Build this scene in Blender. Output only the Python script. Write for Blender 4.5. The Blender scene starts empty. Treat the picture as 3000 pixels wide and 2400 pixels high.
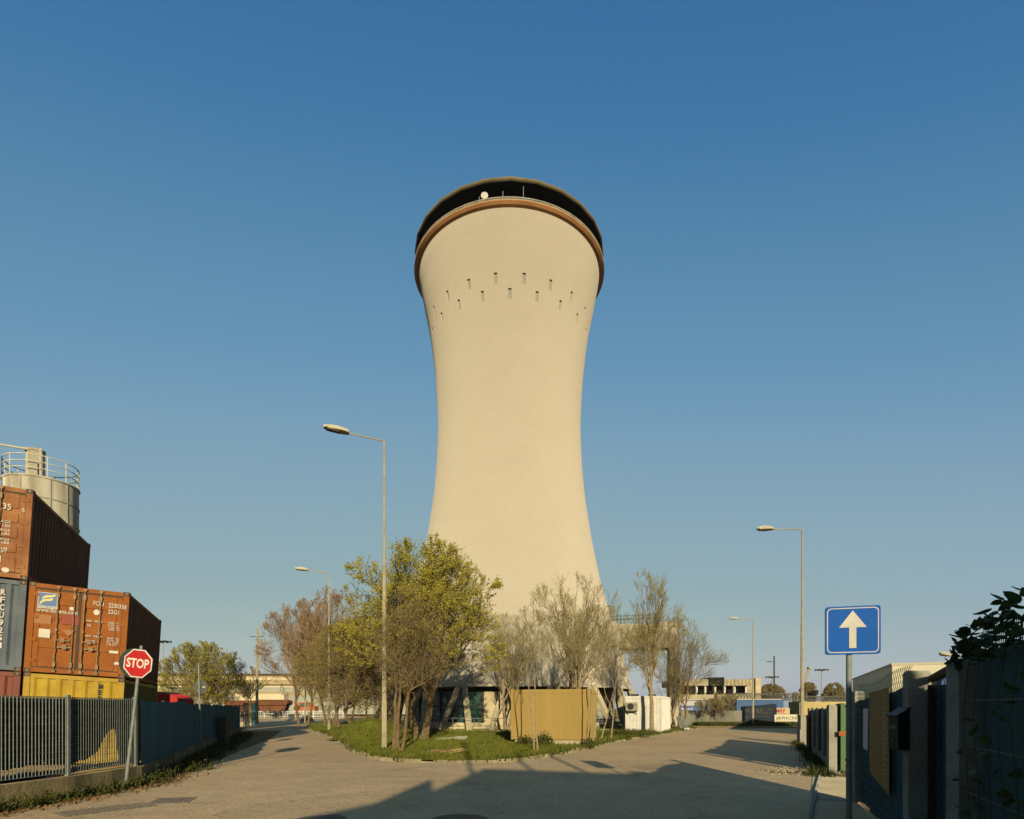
import bpy, math, random
import numpy as np
from mathutils import Vector, Matrix, Euler
R = math.radians
scene = bpy.context.scene
col = scene.collection
random.seed(7)
# ------------------------------------------------------------------ camera, light, exposure
EYE = 1.65; F = 1720.0; HU = 1500.0; HV = 2078.0      # photo measured in a 3000 x 2400 frame
cam_d = bpy.data.cameras.new('camera'); cam = bpy.data.objects.new('camera', cam_d); col.objects.link(cam)
cam.location = (0, 0, EYE); cam.rotation_euler = (R(90), 0, 0)
cam_d.sensor_width = 36; cam_d.lens = 36 * F / 3000; cam_d.shift_y = (HV - 1200) / 3000
cam_d.clip_start = 0.1; cam_d.clip_end = 5000
scene.camera = cam
SUN_EL, SUN_AZ = R(12.6), R(6.0)        # low sun behind the camera, a little to its right
s_dir = Vector((math.sin(SUN_AZ) * math.cos(SUN_EL), -math.cos(SUN_AZ) * math.cos(SUN_EL), math.sin(SUN_EL)))
w = bpy.data.worlds.new('World'); scene.world = w; w.use_nodes = True
nt = w.node_tree; nt.nodes.clear()
sky = nt.nodes.new('ShaderNodeTexSky'); sky.sky_type = 'NISHITA'; sky.sun_disc = False
sky.sun_elevation = SUN_EL; sky.sun_rotation = R(180) - SUN_AZ
sky.air_density = 1.0; sky.dust_density = 1.0; sky.ozone_density = 3.5; sky.altitude = 0
bg = nt.nodes.new('ShaderNodeBackground'); bg.inputs['Strength'].default_value = 0.09
wo = nt.nodes.new('ShaderNodeOutputWorld')
# grade of the sky's own colour: a little less red overhead, paler and greyer towards the horizon
sa = nt.nodes.new('ShaderNodeVectorMath'); sa.operation = 'SCALE'; sa.inputs['Scale'].default_value = .15
sb = nt.nodes.new('ShaderNodeVectorMath'); sb.operation = 'SCALE'; sb.inputs['Scale'].default_value = .6 / .09
cv = nt.nodes.new('ShaderNodeRGBCurve')
for i_, pts_ in enumerate((((.065, .036), (.09, .078), (.118, .118), (.167, .185), (.317, .262), (.35, .28), (1, .5)), ((.137, .138), (.188, .208), (.243, .258), (.34, .315), (.583, .368), (.625, .38), (1, .45)), ((.277, .303), (.375, .355), (.467, .40), (.617, .41), (.83, .39), (1, .36)))):
    c_ = cv.mapping.curves[i_]; c_.points[-1].location = pts_[-1]
    for p_ in pts_[:-1]: c_.points.new(*p_)
cv.mapping.update()
nt.links.new(sky.outputs[0], sa.inputs[0]); nt.links.new(sa.outputs[0], cv.inputs['Color']); nt.links.new(cv.outputs[0], sb.inputs[0])
nt.links.new(sb.outputs[0], bg.inputs[0]); nt.links.new(bg.outputs[0], wo.inputs[0])
sl = bpy.data.lights.new('sun', 'SUN'); sl.energy = 5.0; sl.angle = R(0.5); sl.color = (1.0, 0.83, 0.58)
so = bpy.data.objects.new('sun', sl); col.objects.link(so)
so.rotation_euler = (-s_dir).to_track_quat('-Z', 'Y').to_euler()
scene.view_settings.view_transform = 'Standard'; scene.view_settings.look = 'None'
scene.view_settings.exposure = 0.95; scene.view_settings.gamma = 1.0
scene.render.resolution_x = 1024; scene.render.resolution_y = 819

def at(u, v, Y): return Vector(((u - HU) / F * Y, Y, EYE + (HV - v) / F * Y))
def gnd(u, v, z=0.0):
    Y = (EYE - z) * F / (v - HV); return Vector(((u - HU) / F * Y, Y, z))

# ------------------------------------------------------------------ materials
def srgb(r, g, b):
    return tuple(((c / 255) / 12.92 if c / 255 <= .04045 else ((c / 255 + .055) / 1.055) ** 2.4) for c in (r, g, b))
TONE = (.62, .62, .50)       # real paints are duller than they look
def mat(name, c, rough=.7, c2=None, scale=3.0, bump=0.0, bscale=None, metal=0.0, detail=6, streak=None, mixlo=.35, mixhi=.65, fine=0.0, spec=.15):
    m = bpy.data.materials.new(name); m.use_nodes = True; t = m.node_tree; b = t.nodes['Principled BSDF']
    b.inputs['Roughness'].default_value = rough; b.inputs['Metallic'].default_value = metal
    b.inputs['Specular IOR Level'].default_value = spec
    co = t.nodes.new('ShaderNodeTexCoord')
    if c2 is None: c2 = tuple(x * .82 for x in c)
    c = tuple(x * k for x, k in zip(c, TONE)); c2 = tuple(x * k for x, k in zip(c2, TONE))
    b.inputs['Diffuse Roughness'].default_value = .7
    n = t.nodes.new('ShaderNodeTexNoise'); n.inputs['Scale'].default_value = scale; n.inputs['Detail'].default_value = detail
    n.inputs['Roughness'].default_value = .62
    if streak:
        mp = t.nodes.new('ShaderNodeMapping'); mp.inputs['Scale'].default_value = streak
        t.links.new(co.outputs['Object'], mp.inputs[0]); t.links.new(mp.outputs[0], n.inputs['Vector'])
    else: t.links.new(co.outputs['Object'], n.inputs['Vector'])
    r = t.nodes.new('ShaderNodeValToRGB'); r.color_ramp.elements[0].position = mixlo; r.color_ramp.elements[1].position = mixhi
    r.color_ramp.elements[0].color = (*c2, 1); r.color_ramp.elements[1].color = (*c, 1)
    t.links.new(n.outputs['Fac'], r.inputs[0]); out = r.outputs[0]
    if fine:
        n2 = t.nodes.new('ShaderNodeTexNoise'); n2.inputs['Scale'].default_value = scale * 14; n2.inputs['Detail'].default_value = 3
        t.links.new(co.outputs['Object'], n2.inputs['Vector'])
        mr = t.nodes.new('ShaderNodeMapRange'); mr.inputs['From Min'].default_value = .3; mr.inputs['From Max'].default_value = .7
        mr.inputs['To Min'].default_value = 1 - fine; mr.inputs['To Max'].default_value = 1 + fine
        t.links.new(n2.outputs['Fac'], mr.inputs[0])
        mx = t.nodes.new('ShaderNodeMix'); mx.data_type = 'RGBA'; mx.blend_type = 'MULTIPLY'; mx.inputs[0].default_value = 1
        t.links.new(out, mx.inputs[6]); t.links.new(mr.outputs[0], mx.inputs[7]); out = mx.outputs[2]
    t.links.new(out, b.inputs['Base Color'])
    if bump:
        bn = t.nodes.new('ShaderNodeTexNoise'); bn.inputs['Scale'].default_value = bscale or scale * 8; bn.inputs['Detail'].default_value = 4
        t.links.new(co.outputs['Object'], bn.inputs['Vector'])
        bp = t.nodes.new('ShaderNodeBump'); bp.inputs['Strength'].default_value = bump; bp.inputs['Distance'].default_value = .02
        t.links.new(bn.outputs['Fac'], bp.inputs['Height']); t.links.new(bp.outputs[0], b.inputs['Normal'])
    return m
def leafmat(name, c, c2):
    m = mat(name, c, .55, c2, 1.3, detail=3); t = m.node_tree; b = t.nodes['Principled BSDF']
    tr = t.nodes.new('ShaderNodeBsdfTranslucent'); src = b.inputs['Base Color'].links[0].from_socket
    t.links.new(src, tr.inputs[0]); mx = t.nodes.new('ShaderNodeMixShader'); mx.inputs[0].default_value = .25
    t.links.new(b.outputs[0], mx.inputs[1]); t.links.new(tr.outputs[0], mx.inputs[2])
    t.links.new(mx.outputs[0], t.nodes['Material Output'].inputs[0]); return m
M = {}
M['shell'] = mat('tower_concrete', (.43, .40, .385), .85, (.415, .385, .365), .25, bump=.08, bscale=6, fine=.025, detail=8)
M['concrete'] = mat('concrete', (.42, .38, .30), .9, (.30, .27, .21), 1.2, bump=.4, bscale=20, fine=.12)
M['concrete_grey'] = mat('grey_concrete', (.36, .36, .35), .9, (.22, .22, .21), 1.5, bump=.4, bscale=25, fine=.12)
M['rust_band'] = mat('terracotta_paint', (.48, .25, .12), .8, (.38, .19, .09), .8, fine=.1)
M['roof_edge'] = mat('weathered_fascia', (.20, .165, .11), .8, (.13, .11, .075), 1)
M['dark'] = mat('dark_panel_and_shade', (.012, .016, .014), .9, spec=.1)  # near-black; also puts shade into the soffit and the hall interior
M['pane'] = mat('grey_pane', (.33, .32, .30), .7, (.30, .29, .275), 2, spec=.1)
M['glass_teal'] = mat('teal_glazing', (.05, .12, .12), .25, (.02, .05, .05), 1.2, streak=(3, 3, .4), spec=.6)
M['cream_wall'] = mat('cream_wall', (.55, .48, .36), .85, (.42, .36, .26), .8, fine=.08)
M['galv'] = mat('galvanised_steel', (.23, .26, .29), .6, (.16, .18, .20), 6, metal=.3, fine=.15)
M['lamp_pole'] = mat('lamp_pole_paint', (.36, .33, .27), .6, (.24, .22, .18), 2.5, fine=.15)
M['lamp_head'] = mat('lamp_head', (.50, .47, .40), .5)
M['lamp_glass'] = mat('lamp_glass', (.10, .09, .07), .2)
M['white'] = mat('white_paint', (.60, .60, .66), .6, (.50, .495, .53), 2, fine=.06)
M['whiteletter'] = mat('white_lettering', (.62, .60, .60), .6)
M['blackletter'] = mat('black_lettering', (.03, .03, .03), .6)
M['orange_c'] = mat('orange_container_paint', (.31, .107, .018), .7, (.24, .075, .014), 1.6, fine=.1, spec=.1)
M['orange_patch'] = mat('red_touchup_paint', (.27, .045, .015), .6)
M['tan_patch'] = mat('tan_touchup_paint', (.36, .16, .06), .6)
M['brown_c'] = mat('brown_container_paint', (.36, .17, .075), .75, (.22, .085, .04), 1.4, fine=.12, spec=.1)
M['brown_side'] = mat('dark_brown_container_side', (.17, .07, .04), .7, (.12, .05, .03), 1.4, fine=.12)  # side panels, darker and browner than the door ends
M['yellow_c'] = mat('yellow_container_paint', (.42, .29, .015), .6, (.31, .195, .012), 1.8, fine=.12)
M['blue_c'] = mat('blue_grey_container_paint', (.105, .13, .175), .6, (.06, .085, .13), 1.5, fine=.1)
M['red_c'] = mat('dark_red_container_paint', (.20, .05, .03), .6, (.14, .04, .03), 1.5)
M['rusty'] = mat('rusty_frame', (.16, .085, .045), .8, (.07, .04, .028), 7, fine=.25)
M['rod'] = mat('lock_rod_steel', (.30, .22, .14), .6, (.18, .11, .06), 8)
M['decal_blue'] = mat('decal_blue', (.05, .14, .42), .5)
M['decal_yellow'] = mat('decal_yellow', (.70, .58, .18), .5)
M['silo'] = mat('silo_concrete', (.50, .48, .46), .8, (.24, .22, .19), 1.1, streak=(1.4, 1.4, .18), mixlo=.3, mixhi=.6, fine=.1)
M['net_teal'] = mat('teal_privacy_mesh', (.045, .145, .215), .85, (.032, .11, .165), .8, bump=.5, bscale=60, fine=.15, spec=.15)
M['net_dark'] = mat('dark_green_net', (.010, .024, .022), .9, (.006, .014, .014), 2, fine=.2, spec=.1)
M['cladding'] = mat('cladding', (.42, .38, .28), .8, (.34, .31, .23), .1)
M['red_sign'] = mat('stop_red', (.42, .015, .018), .7, (.36, .012, .014), 5, spec=.12)
M['sign_blue'] = mat('sign_blue', (.004, .10, .52), .7, (.003, .09, .47), 3, spec=.1)
M['sign_white'] = mat('sign_white', (.60, .585, .62), .7, spec=.1)
M['sign_back'] = mat('sign_back_grey', (.09, .095, .09), .6)
M['mustard'] = mat('mustard_paint', (.315, .225, .078), .75, (.275, .195, .065), 1.0, streak=(1.5, 1.5, .4), fine=.08, bump=.15, bscale=60)
M['bark'] = mat('bark', (.19, .14, .085), .9, (.09, .065, .04), 9, bump=.6, bscale=40, spec=.1)
M['bark_pale'] = mat('pale_bark', (.30, .25, .17), .9, (.17, .14, .095), 7, bump=.5, bscale=40, spec=.1)
M['twig_dark'] = mat('dark_twig', (.155, .125, .078), .9, (.09, .072, .045), 2, spec=.1)
M['twig'] = mat('twig', (.205, .175, .10), .9, (.13, .11, .06), 2, spec=.1)
M['twig_pink'] = mat('pinkish_twig', (.33, .24, .17), .9, (.23, .16, .115), 2, spec=.1)
M['leaf'] = leafmat('spring_leaf', (.40, .36, .04), (.24, .23, .028))
M['leaf_olive'] = leafmat('olive_bud_leaf', (.30, .23, .07), (.20, .16, .045))
M['leaf_pink'] = leafmat('reddish_bud', (.27, .17, .11), (.19, .12, .075))
M['leaf_pale'] = leafmat('pale_bud_leaf', (.38, .34, .12), (.27, .24, .08))
M['leaf_dark'] = leafmat('dark_ivy_leaf', (.085, .14, .05), (.045, .08, .03))
M['weed'] = leafmat('weed_leaf', (.085, .095, .02), (.045, .055, .014))
M['grass'] = leafmat('grass_blade', (.15, .16, .022), (.09, .11, .016))
M['lawn'] = mat('lawn_soil_grass', (.10, .12, .02), .95, (.07, .075, .02), .8, bump=.8, bscale=14, fine=.3, spec=.05)
M['soil'] = mat('dry_soil', (.26, .19, .11), .95, (.16, .12, .07), 1.2, bump=.6, bscale=14, fine=.2, spec=.05)
M['gravel'] = mat('pale_gravel', (.45, .40, .31), .9, (.25, .22, .17), 5, bump=.8, bscale=18, fine=.3)
M['gate_green'] = mat('green_gate_paint', (.10, .20, .10), .6, (.08, .17, .08), 3)
M['ochre'] = mat('ochre_banner', (.30, .17, .055), .7, (.26, .145, .045), 2)
M['wood'] = mat('weathered_wood', (.38, .26, .12), .8, (.24, .16, .08), 5)
M['black_box'] = mat('black_metal', (.010, .011, .012), .5, spec=.3)
M['asphalt_dark'] = mat('cast_iron', (.15, .13, .12), .7, (.10, .088, .08), 10)
M['truck_blue'] = mat('truck_blue', (.03, .10, .30), .5, (.025, .08, .25), .6)
M['shaded_blue'] = mat('shaded_blue_wall', (.014, .026, .055), .8, (.009, .017, .035), .8)  # blue darkened so the colour itself carries the shade on this wall
M['truck_white'] = mat('truck_white', (.60, .57, .50), .5, (.5, .48, .42), .6)
M['wagon'] = mat('wagon_brown', (.20, .075, .035), .8, (.11, .045, .025), .5)
M['wagon_red'] = mat('machine_orange', (.42, .14, .06), .7)
M['hall_blue'] = mat('pale_blue_cladding', (.36, .38, .37), .7, (.30, .32, .32), .3)
M['hall_beige'] = mat('beige_cladding', (.40, .32, .20), .8, (.33, .27, .17), .2)
M['hall_white'] = mat('white_cladding', (.64, .57, .45), .8, (.54, .48, .38), .2)
M['hall_dark'] = mat('roof_edge_brown', (.10, .075, .05), .8)
M['steel_dark'] = mat('dark_steel', (.06, .05, .04), .7)
M['cabinet'] = mat('cabinet_grey', (.30, .30, .27), .6)
M['truss'] = mat('truss_grey', (.10, .10, .095), .7)
M['orange_box'] = mat('rust_orange', (.36, .12, .035), .7, (.24, .08, .03), 9)
M['red_paint'] = mat('red_paint', (.45, .03, .02), .6)
M['lime'] = mat('lime_mark', (.42, .48, .05), .6)
M['skywhite'] = mat('pipe_white', (.6, .57, .48), .6)

# shell: two broad repainted bands near the foot of the tower (paint, not shade)
def shell_bands():
    m = M['shell']; t = m.node_tree; b = t.nodes['Principled BSDF']; src = b.inputs['Base Color'].links[0].from_socket
    co = t.nodes.new('ShaderNodeTexCoord'); sp = t.nodes.new('ShaderNodeSeparateXYZ'); t.links.new(co.outputs['Object'], sp.inputs[0])
    r = t.nodes.new('ShaderNodeValToRGB'); r.color_ramp.interpolation = 'CONSTANT'
    mr = t.nodes.new('ShaderNodeMapRange'); mr.inputs['From Min'].default_value = 0; mr.inputs['From Max'].default_value = 20
    t.links.new(sp.outputs[2], mr.inputs[0]); t.links.new(mr.outputs[0], r.inputs[0])
    e = r.color_ramp.elements; e[0].position = 0; e[0].color = (1, 1, 1, 1); e[1].position = 6.6 / 20; e[1].color = (.76, .77, .76, 1)
    a = e.new(8.1 / 20); a.color = (.87, .87, .86, 1); a = e.new(8.62 / 20); a.color = (1, 1, 1, 1)
    mx = t.nodes.new('ShaderNodeMix'); mx.data_type = 'RGBA'; mx.blend_type = 'MULTIPLY'; mx.inputs[0].default_value = 1
    t.links.new(src, mx.inputs[6]); t.links.new(r.outputs[0], mx.inputs[7]); t.links.new(mx.outputs[2], b.inputs['Base Color'])
    # faint speckle of dirt half way up, as stains with a shape of their own
    n = t.nodes.new('ShaderNodeTexNoise'); n.inputs['Scale'].default_value = 2.2; n.inputs['Detail'].default_value = 8; n.inputs['Roughness'].default_value = .8
    t.links.new(co.outputs['Object'], n.inputs[0])
    mr2 = t.nodes.new('ShaderNodeMapRange'); mr2.inputs['From Min'].default_value = .64; mr2.inputs['From Max'].default_value = .74; mr2.inputs['To Min'].default_value = 1; mr2.inputs['To Max'].default_value = .82
    t.links.new(n.outputs[0], mr2.inputs[0])
    mx2 = t.nodes.new('ShaderNodeMix'); mx2.data_type = 'RGBA'; mx2.blend_type = 'MULTIPLY'; mx2.inputs[0].default_value = 1
    t.links.new(mx.outputs[2], mx2.inputs[6]); t.links.new(mr2.outputs[0], mx2.inputs[7]); t.links.new(mx2.outputs[2], b.inputs['Base Color'])
shell_bands()
def asphalt_mat():
    m = bpy.data.materials.new('worn_asphalt'); m.use_nodes = True; t = m.node_tree; b = t.nodes['Principled BSDF']
    b.inputs['Roughness'].default_value = .95; b.inputs['Specular IOR Level'].default_value = .15
    co = t.nodes.new('ShaderNodeTexCoord')
    def noise(s, d=6, ro=.6):
        n = t.nodes.new('ShaderNodeTexNoise'); n.inputs['Scale'].default_value = s; n.inputs['Detail'].default_value = d; n.inputs['Roughness'].default_value = ro
        t.links.new(co.outputs['Object'], n.inputs[0]); return n.outputs['Fac']
    def ramp(f, a, ca, bb, cb):
        r = t.nodes.new('ShaderNodeValToRGB'); e = r.color_ramp.elements; e[0].position = a; e[1].position = bb; e[0].color = (*ca, 1); e[1].color = (*cb, 1)
        t.links.new(f, r.inputs[0]); return r.outputs[0]
    def mul(a, bb):
        x = t.nodes.new('ShaderNodeMix'); x.data_type = 'RGBA'; x.blend_type = 'MULTIPLY'; x.inputs[0].default_value = 1
        t.links.new(a, x.inputs[6]); t.links.new(bb, x.inputs[7]); return x.outputs[2]
    base = ramp(noise(.22, 5), .35, (.44, .328, .175), .65, (.52, .395, .22))
    base = mul(base, ramp(noise(1.1, 6, .7), .3, (.86, .86, .87), .7, (1.08, 1.07, 1.05)))
    base = mul(base, ramp(noise(45, 3, .7), .33, (.55, .55, .56), .62, (1.18, 1.17, 1.15)))
    base = mul(base, ramp(noise(13, 4, .75), .36, (.80, .80, .80), .6, (1.08, 1.08, 1.08)))
    base = mul(base, ramp(noise(.45, 7, .7), .30, (.74, .74, .75), .42, (1, 1, 1)))
    # cracks
    v = t.nodes.new('ShaderNodeTexVoronoi'); v.feature = 'DISTANCE_TO_EDGE'; v.inputs['Scale'].default_value = .22
    wn = t.nodes.new('ShaderNodeTexNoise'); wn.inputs['Scale'].default_value = .9; wn.inputs['Detail'].default_value = 5
    t.links.new(co.outputs['Object'], wn.inputs[0])
    ad = t.nodes.new('ShaderNodeVectorMath'); ad.operation = 'MULTIPLY_ADD'; ad.inputs[1].default_value = (1.4, 1.4, 1.4)
    t.links.new(wn.outputs['Color'], ad.inputs[0]); t.links.new(co.outputs['Object'], ad.inputs[2]); t.links.new(ad.outputs[0], v.inputs['Vector'])
    base = mul(base, ramp(v.outputs['Distance'], .0, (.72, .70, .68), .006, (1, 1, 1)))
    t.links.new(base, b.inputs['Base Color'])
    bp = t.nodes.new('ShaderNodeBump'); bp.inputs['Strength'].default_value = 1.0; bp.inputs['Distance'].default_value = .012
    t.links.new(noise(38, 3, .6), bp.inputs['Height'])
    bp2 = t.nodes.new('ShaderNodeBump'); bp2.inputs['Strength'].default_value = .6; bp2.inputs['Distance'].default_value = .05
    t.links.new(noise(1.6, 4), bp2.inputs['Height']); t.links.new(bp2.outputs[0], bp.inputs['Normal'])
    t.links.new(bp.outputs[0], b.inputs['Normal'])
    return m
M['asphalt'] = asphalt_mat()

# ------------------------------------------------------------------ helpers
def props(o, label=None, cat=None, group=None, kind=None):
    if label: o['label'] = label
    if cat: o['category'] = cat
    if group: o['group'] = group
    if kind: o['kind'] = kind
    return o
def thing(name, label, cat, loc=(0, 0, 0), rot=0, group=None):
    o = bpy.data.objects.new(name, None); o.empty_display_size = .2; col.objects.link(o); o.location = loc
    o.rotation_euler = rot if isinstance(rot, (tuple, list)) else (0, 0, rot)
    return props(o, label, cat, group)
def text_geo(s, w, h, weight=0.0, align='C'):
    cu = bpy.data.curves.new('t', 'FONT'); cu.body = s; cu.offset = weight; cu.resolution_u = 3
    ob = bpy.data.objects.new('t', cu); col.objects.link(ob)
    dg = bpy.context.evaluated_depsgraph_get(); me = bpy.data.meshes.new_from_object(ob.evaluated_get(dg))
    v = np.array([q.co[:] for q in me.vertices]).reshape(-1, 3); f = [tuple(p.vertices) for p in me.polygons]
    bpy.data.objects.remove(ob); bpy.data.curves.remove(cu); bpy.data.meshes.remove(me)
    lo = v.min(0); hi = v.max(0); v -= lo; sz = np.maximum(hi - lo, 1e-6)
    sc = h / sz[1]; sx = (w / sz[0]) if w else sc
    v[:, 0] *= sx; v[:, 1] *= sc
    if align == 'C': v[:, 0] -= v[:, 0].max() / 2
    if align == 'R': v[:, 0] -= v[:, 0].max()
    return v[:, :2], f
class MB:
    def __init__(s): s.v = []; s.f = []
    def add(s, vs, fs):
        n = len(s.v); s.v += [tuple(p) for p in vs]; s.f += [tuple(i + n for i in f) for f in fs]; return s
    def box(s, x0, x1, y0, y1, z0, z1, m=None):
        vs = [Vector(p) for p in ((x0, y0, z0), (x1, y0, z0), (x1, y1, z0), (x0, y1, z0), (x0, y0, z1), (x1, y0, z1), (x1, y1, z1), (x0, y1, z1))]
        if m is not None: vs = [m @ p for p in vs]
        return s.add(vs, [(0, 3, 2, 1), (4, 5, 6, 7), (0, 1, 5, 4), (1, 2, 6, 5), (2, 3, 7, 6), (3, 0, 4, 7)])
    def beam(s, a, b, wx, wz, up=Vector((0, 0, 1))):
        a = Vector(a); b = Vector(b); d = (b - a).normalized(); x = d.cross(up)
        if x.length < 1e-4: x = Vector((1, 0, 0))
        x.normalize(); z = x.cross(d); vs = []
        for p in (a, b):
            for i, j in ((-1, -1), (1, -1), (1, 1), (-1, 1)): vs.append(p + x * (wx / 2 * i) + z * (wz / 2 * j))
        return s.add(vs, [(0, 1, 2, 3), (7, 6, 5, 4), (0, 4, 5, 1), (1, 5, 6, 2), (2, 6, 7, 3), (3, 7, 4, 0)])
    def tube(s, pts, rs, n=8, cap=True):
        pts = [Vector(p) for p in pts]
        if not isinstance(rs, (list, tuple)): rs = [rs] * len(pts)
        base = len(s.v); prev = None
        for i, p in enumerate(pts):
            d = (pts[min(i + 1, len(pts) - 1)] - pts[max(i - 1, 0)]).normalized()
            if prev is None:
                x = d.cross(Vector((0, 0, 1)));
                if x.length < 1e-3: x = Vector((1, 0, 0))
            else: x = prev - d * prev.dot(d)
            x.normalize(); prev = x; y = d.cross(x)
            for k in range(n):
                a = 2 * math.pi * k / n; s.v.append(tuple(p + x * (math.cos(a) * rs[i]) + y * (math.sin(a) * rs[i])))
        for i in range(len(pts) - 1):
            for k in range(n):
                a = base + i * n + k; b2 = base + i * n + (k + 1) % n; s.f.append((a, b2, b2 + n, a + n))
        if cap:
            s.f.append(tuple(base + k for k in range(n))[::-1]); e = base + (len(pts) - 1) * n; s.f.append(tuple(e + k for k in range(n)))
        return s
    def lathe(s, prof, n=64, a0=0, a1=2 * math.pi, c=(0, 0)):
        full = abs(a1 - a0 - 2 * math.pi) < 1e-6; m = n if full else n + 1; base = len(s.v)
        for r, z in prof:
            for k in range(m):
                a = a0 + (a1 - a0) * k / n; s.v.append((c[0] + r * math.sin(a), c[1] - r * math.cos(a), z))
        for i in range(len(prof) - 1):
            for k in range(n):
                p = base + i * m + k; q = base + i * m + (k + 1) % m; s.f.append((p, q, q + m, p + m))
        return s
    def prism(s, outline, d0, d1, fn):   # outline of 2-D points; fn(a, b, d) -> point
        n = len(outline); vs = [fn(a, b, d0) for a, b in outline] + [fn(a, b, d1) for a, b in outline]
        fs = [tuple(range(n)), tuple(range(2 * n - 1, n - 1, -1))] + [(i, i + n, (i + 1) % n + n, (i + 1) % n) for i in range(n)]
        return s.add(vs, fs)
    def text(s, st, w, h, fn, weight=0.0, align='C'):
        v, f = text_geo(st, w, h, weight, align); return s.add([fn(a, b) for a, b in v], f)
    def build(s, name, m, parent=None, smooth=False, **kw):
        me = bpy.data.meshes.new(name); me.from_pydata(s.v, [], s.f); me.validate(); me.materials.append(m)
        if smooth: me.polygons.foreach_set('use_smooth', [True] * len(me.polygons))
        o = bpy.data.objects.new(name, me); col.objects.link(o)
        if parent is not None: o.parent = parent
        return props(o, **kw)
def np_mesh(name, V, Fq, m, parent=None, **kw):
    me = bpy.data.meshes.new(name); V = np.asarray(V, dtype=np.float32); Fq = np.asarray(Fq, dtype=np.int32); k = Fq.shape[1]
    me.vertices.add(len(V)); me.vertices.foreach_set('co', V.ravel())
    me.loops.add(Fq.size); me.loops.foreach_set('vertex_index', Fq.ravel())
    me.polygons.add(len(Fq)); me.polygons.foreach_set('loop_start', np.arange(0, Fq.size, k, dtype=np.int32)); me.polygons.foreach_set('loop_total', np.full(len(Fq), k, dtype=np.int32))
    me.update(calc_edges=True); me.materials.append(m)
    o = bpy.data.objects.new(name, me); col.objects.link(o)
    if parent is not None: o.parent = parent
    return props(o, **kw)
def struct(name, mb, m, smooth=False): return mb.build(name, m, smooth=smooth, kind='structure')
def copy_thing(root, loc=None, rot=None, label=None, group=None):
    def cp(o, par):
        c = o.copy(); col.objects.link(c)
        if par is not None: c.parent = par
        for ch in o.children: cp(ch, c)
        return c
    c = cp(root, None)
    if loc is not None: c.location = loc
    if rot is not None: c.rotation_euler = rot if isinstance(rot, (tuple, list)) else (0, 0, rot)
    if label: c['label'] = label
    if group: c['group'] = group
    return c
XZ = lambda y: (lambda a, b: (a, y, b))

# ------------------------------------------------------------------ ground
g = MB(); g.add([(-2500, -400, 0), (2500, -400, 0), (2500, 3500, 0), (-2500, 3500, 0)], [(0, 1, 2, 3)]); struct('ground', g, M['soil'])
KY = 1720 / 2270      # plan depths below were measured with a first guess of the lens and are corrected here
FL = [(-8.80, 4.0), (-8.62, 9.5), (-8.40, 11.1), (-8.38, 13.08), (-11.1, 20.2), (-16.2, 33.6)]      # left fence line
def flx(Y):
    for (xa, ya), (xb, yb) in zip(FL, FL[1:]):
        if Y <= yb: return xa + (xb - xa) * (Y - ya) / (yb - ya)
    return FL[-1][0] + (FL[-1][0] - FL[-2][0]) * (Y - FL[-1][1]) / (FL[-1][1] - FL[-2][1])
rd = MB()
road_pts = [(-9.2, -30), (-8.4, 6), (-8.0, 14), (-8.0, 17.5), (-10.6, 26), (-15.2, 41), (-21, 60), (-28, 84), (-36, 112), (-60, 118), (-60, 134), (60, 134), (60, 110), (40, 100), (31, 79.2), (19, 79.2), (14.2, 66),
            (30, 66), (22, 55), (14.4, 38.5), (7.9, 19), (6.1, 13.6), (2, -30)]
road_pts = [(x, y * KY) for x, y in road_pts]
# the asphalt: a sheet tessellated as a polygon
rd.add([(x, y, .004) for x, y in road_pts], [tuple(range(len(road_pts)))])
struct('road', rd, M['asphalt'])
lawn = [(-22.3, 85), (-16.2, 62), (-11.7, 49), (-8.2, 37.5), (-6.6, 31.5), (-5.45, 27.9), (-4.2, 24.9), (-2.8, 23.8), (-1.1, 23.7), (0.2, 24.4), (1.75, 27.9), (3.8, 34.3), (6.4, 41.6), (10.3, 51.5), (13.2, 59), (16.3, 68), (17, 76), (17, 92), (5, 104), (-15, 106), (-24, 98)]
def smooth_poly(p, k=4):
    out = []; n = len(p)
    for i in range(n):
        p0, p1, p2, p3 = [Vector(p[(i + j - 1) % n]) for j in range(4)]
        for q in range(k):
            t = q / k; out.append(.5 * ((2 * p1) + (-p0 + p2) * t + (2 * p0 - 5 * p1 + 4 * p2 - p3) * t * t + (-p0 + 3 * p1 - 3 * p2 + p3) * t ** 3))
    return [(v.x, v.y) for v in out]
lawn_s = smooth_poly([(x, y * KY) for x, y in lawn])
def inside(poly, x, y):
    c = False; j = len(poly) - 1
    for i in range(len(poly)):
        xi, yi = poly[i]; xj, yj = poly[j]
        if (yi > y) != (yj > y) and x < (xj - xi) * (y - yi) / (yj - yi) + xi: c = not c
        j = i
    return c
lw = MB(); lw.add([(x, y, .10) for x, y in lawn_s], [tuple(range(len(lawn_s)))]); struct('lawn', lw, M['lawn'])
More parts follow.
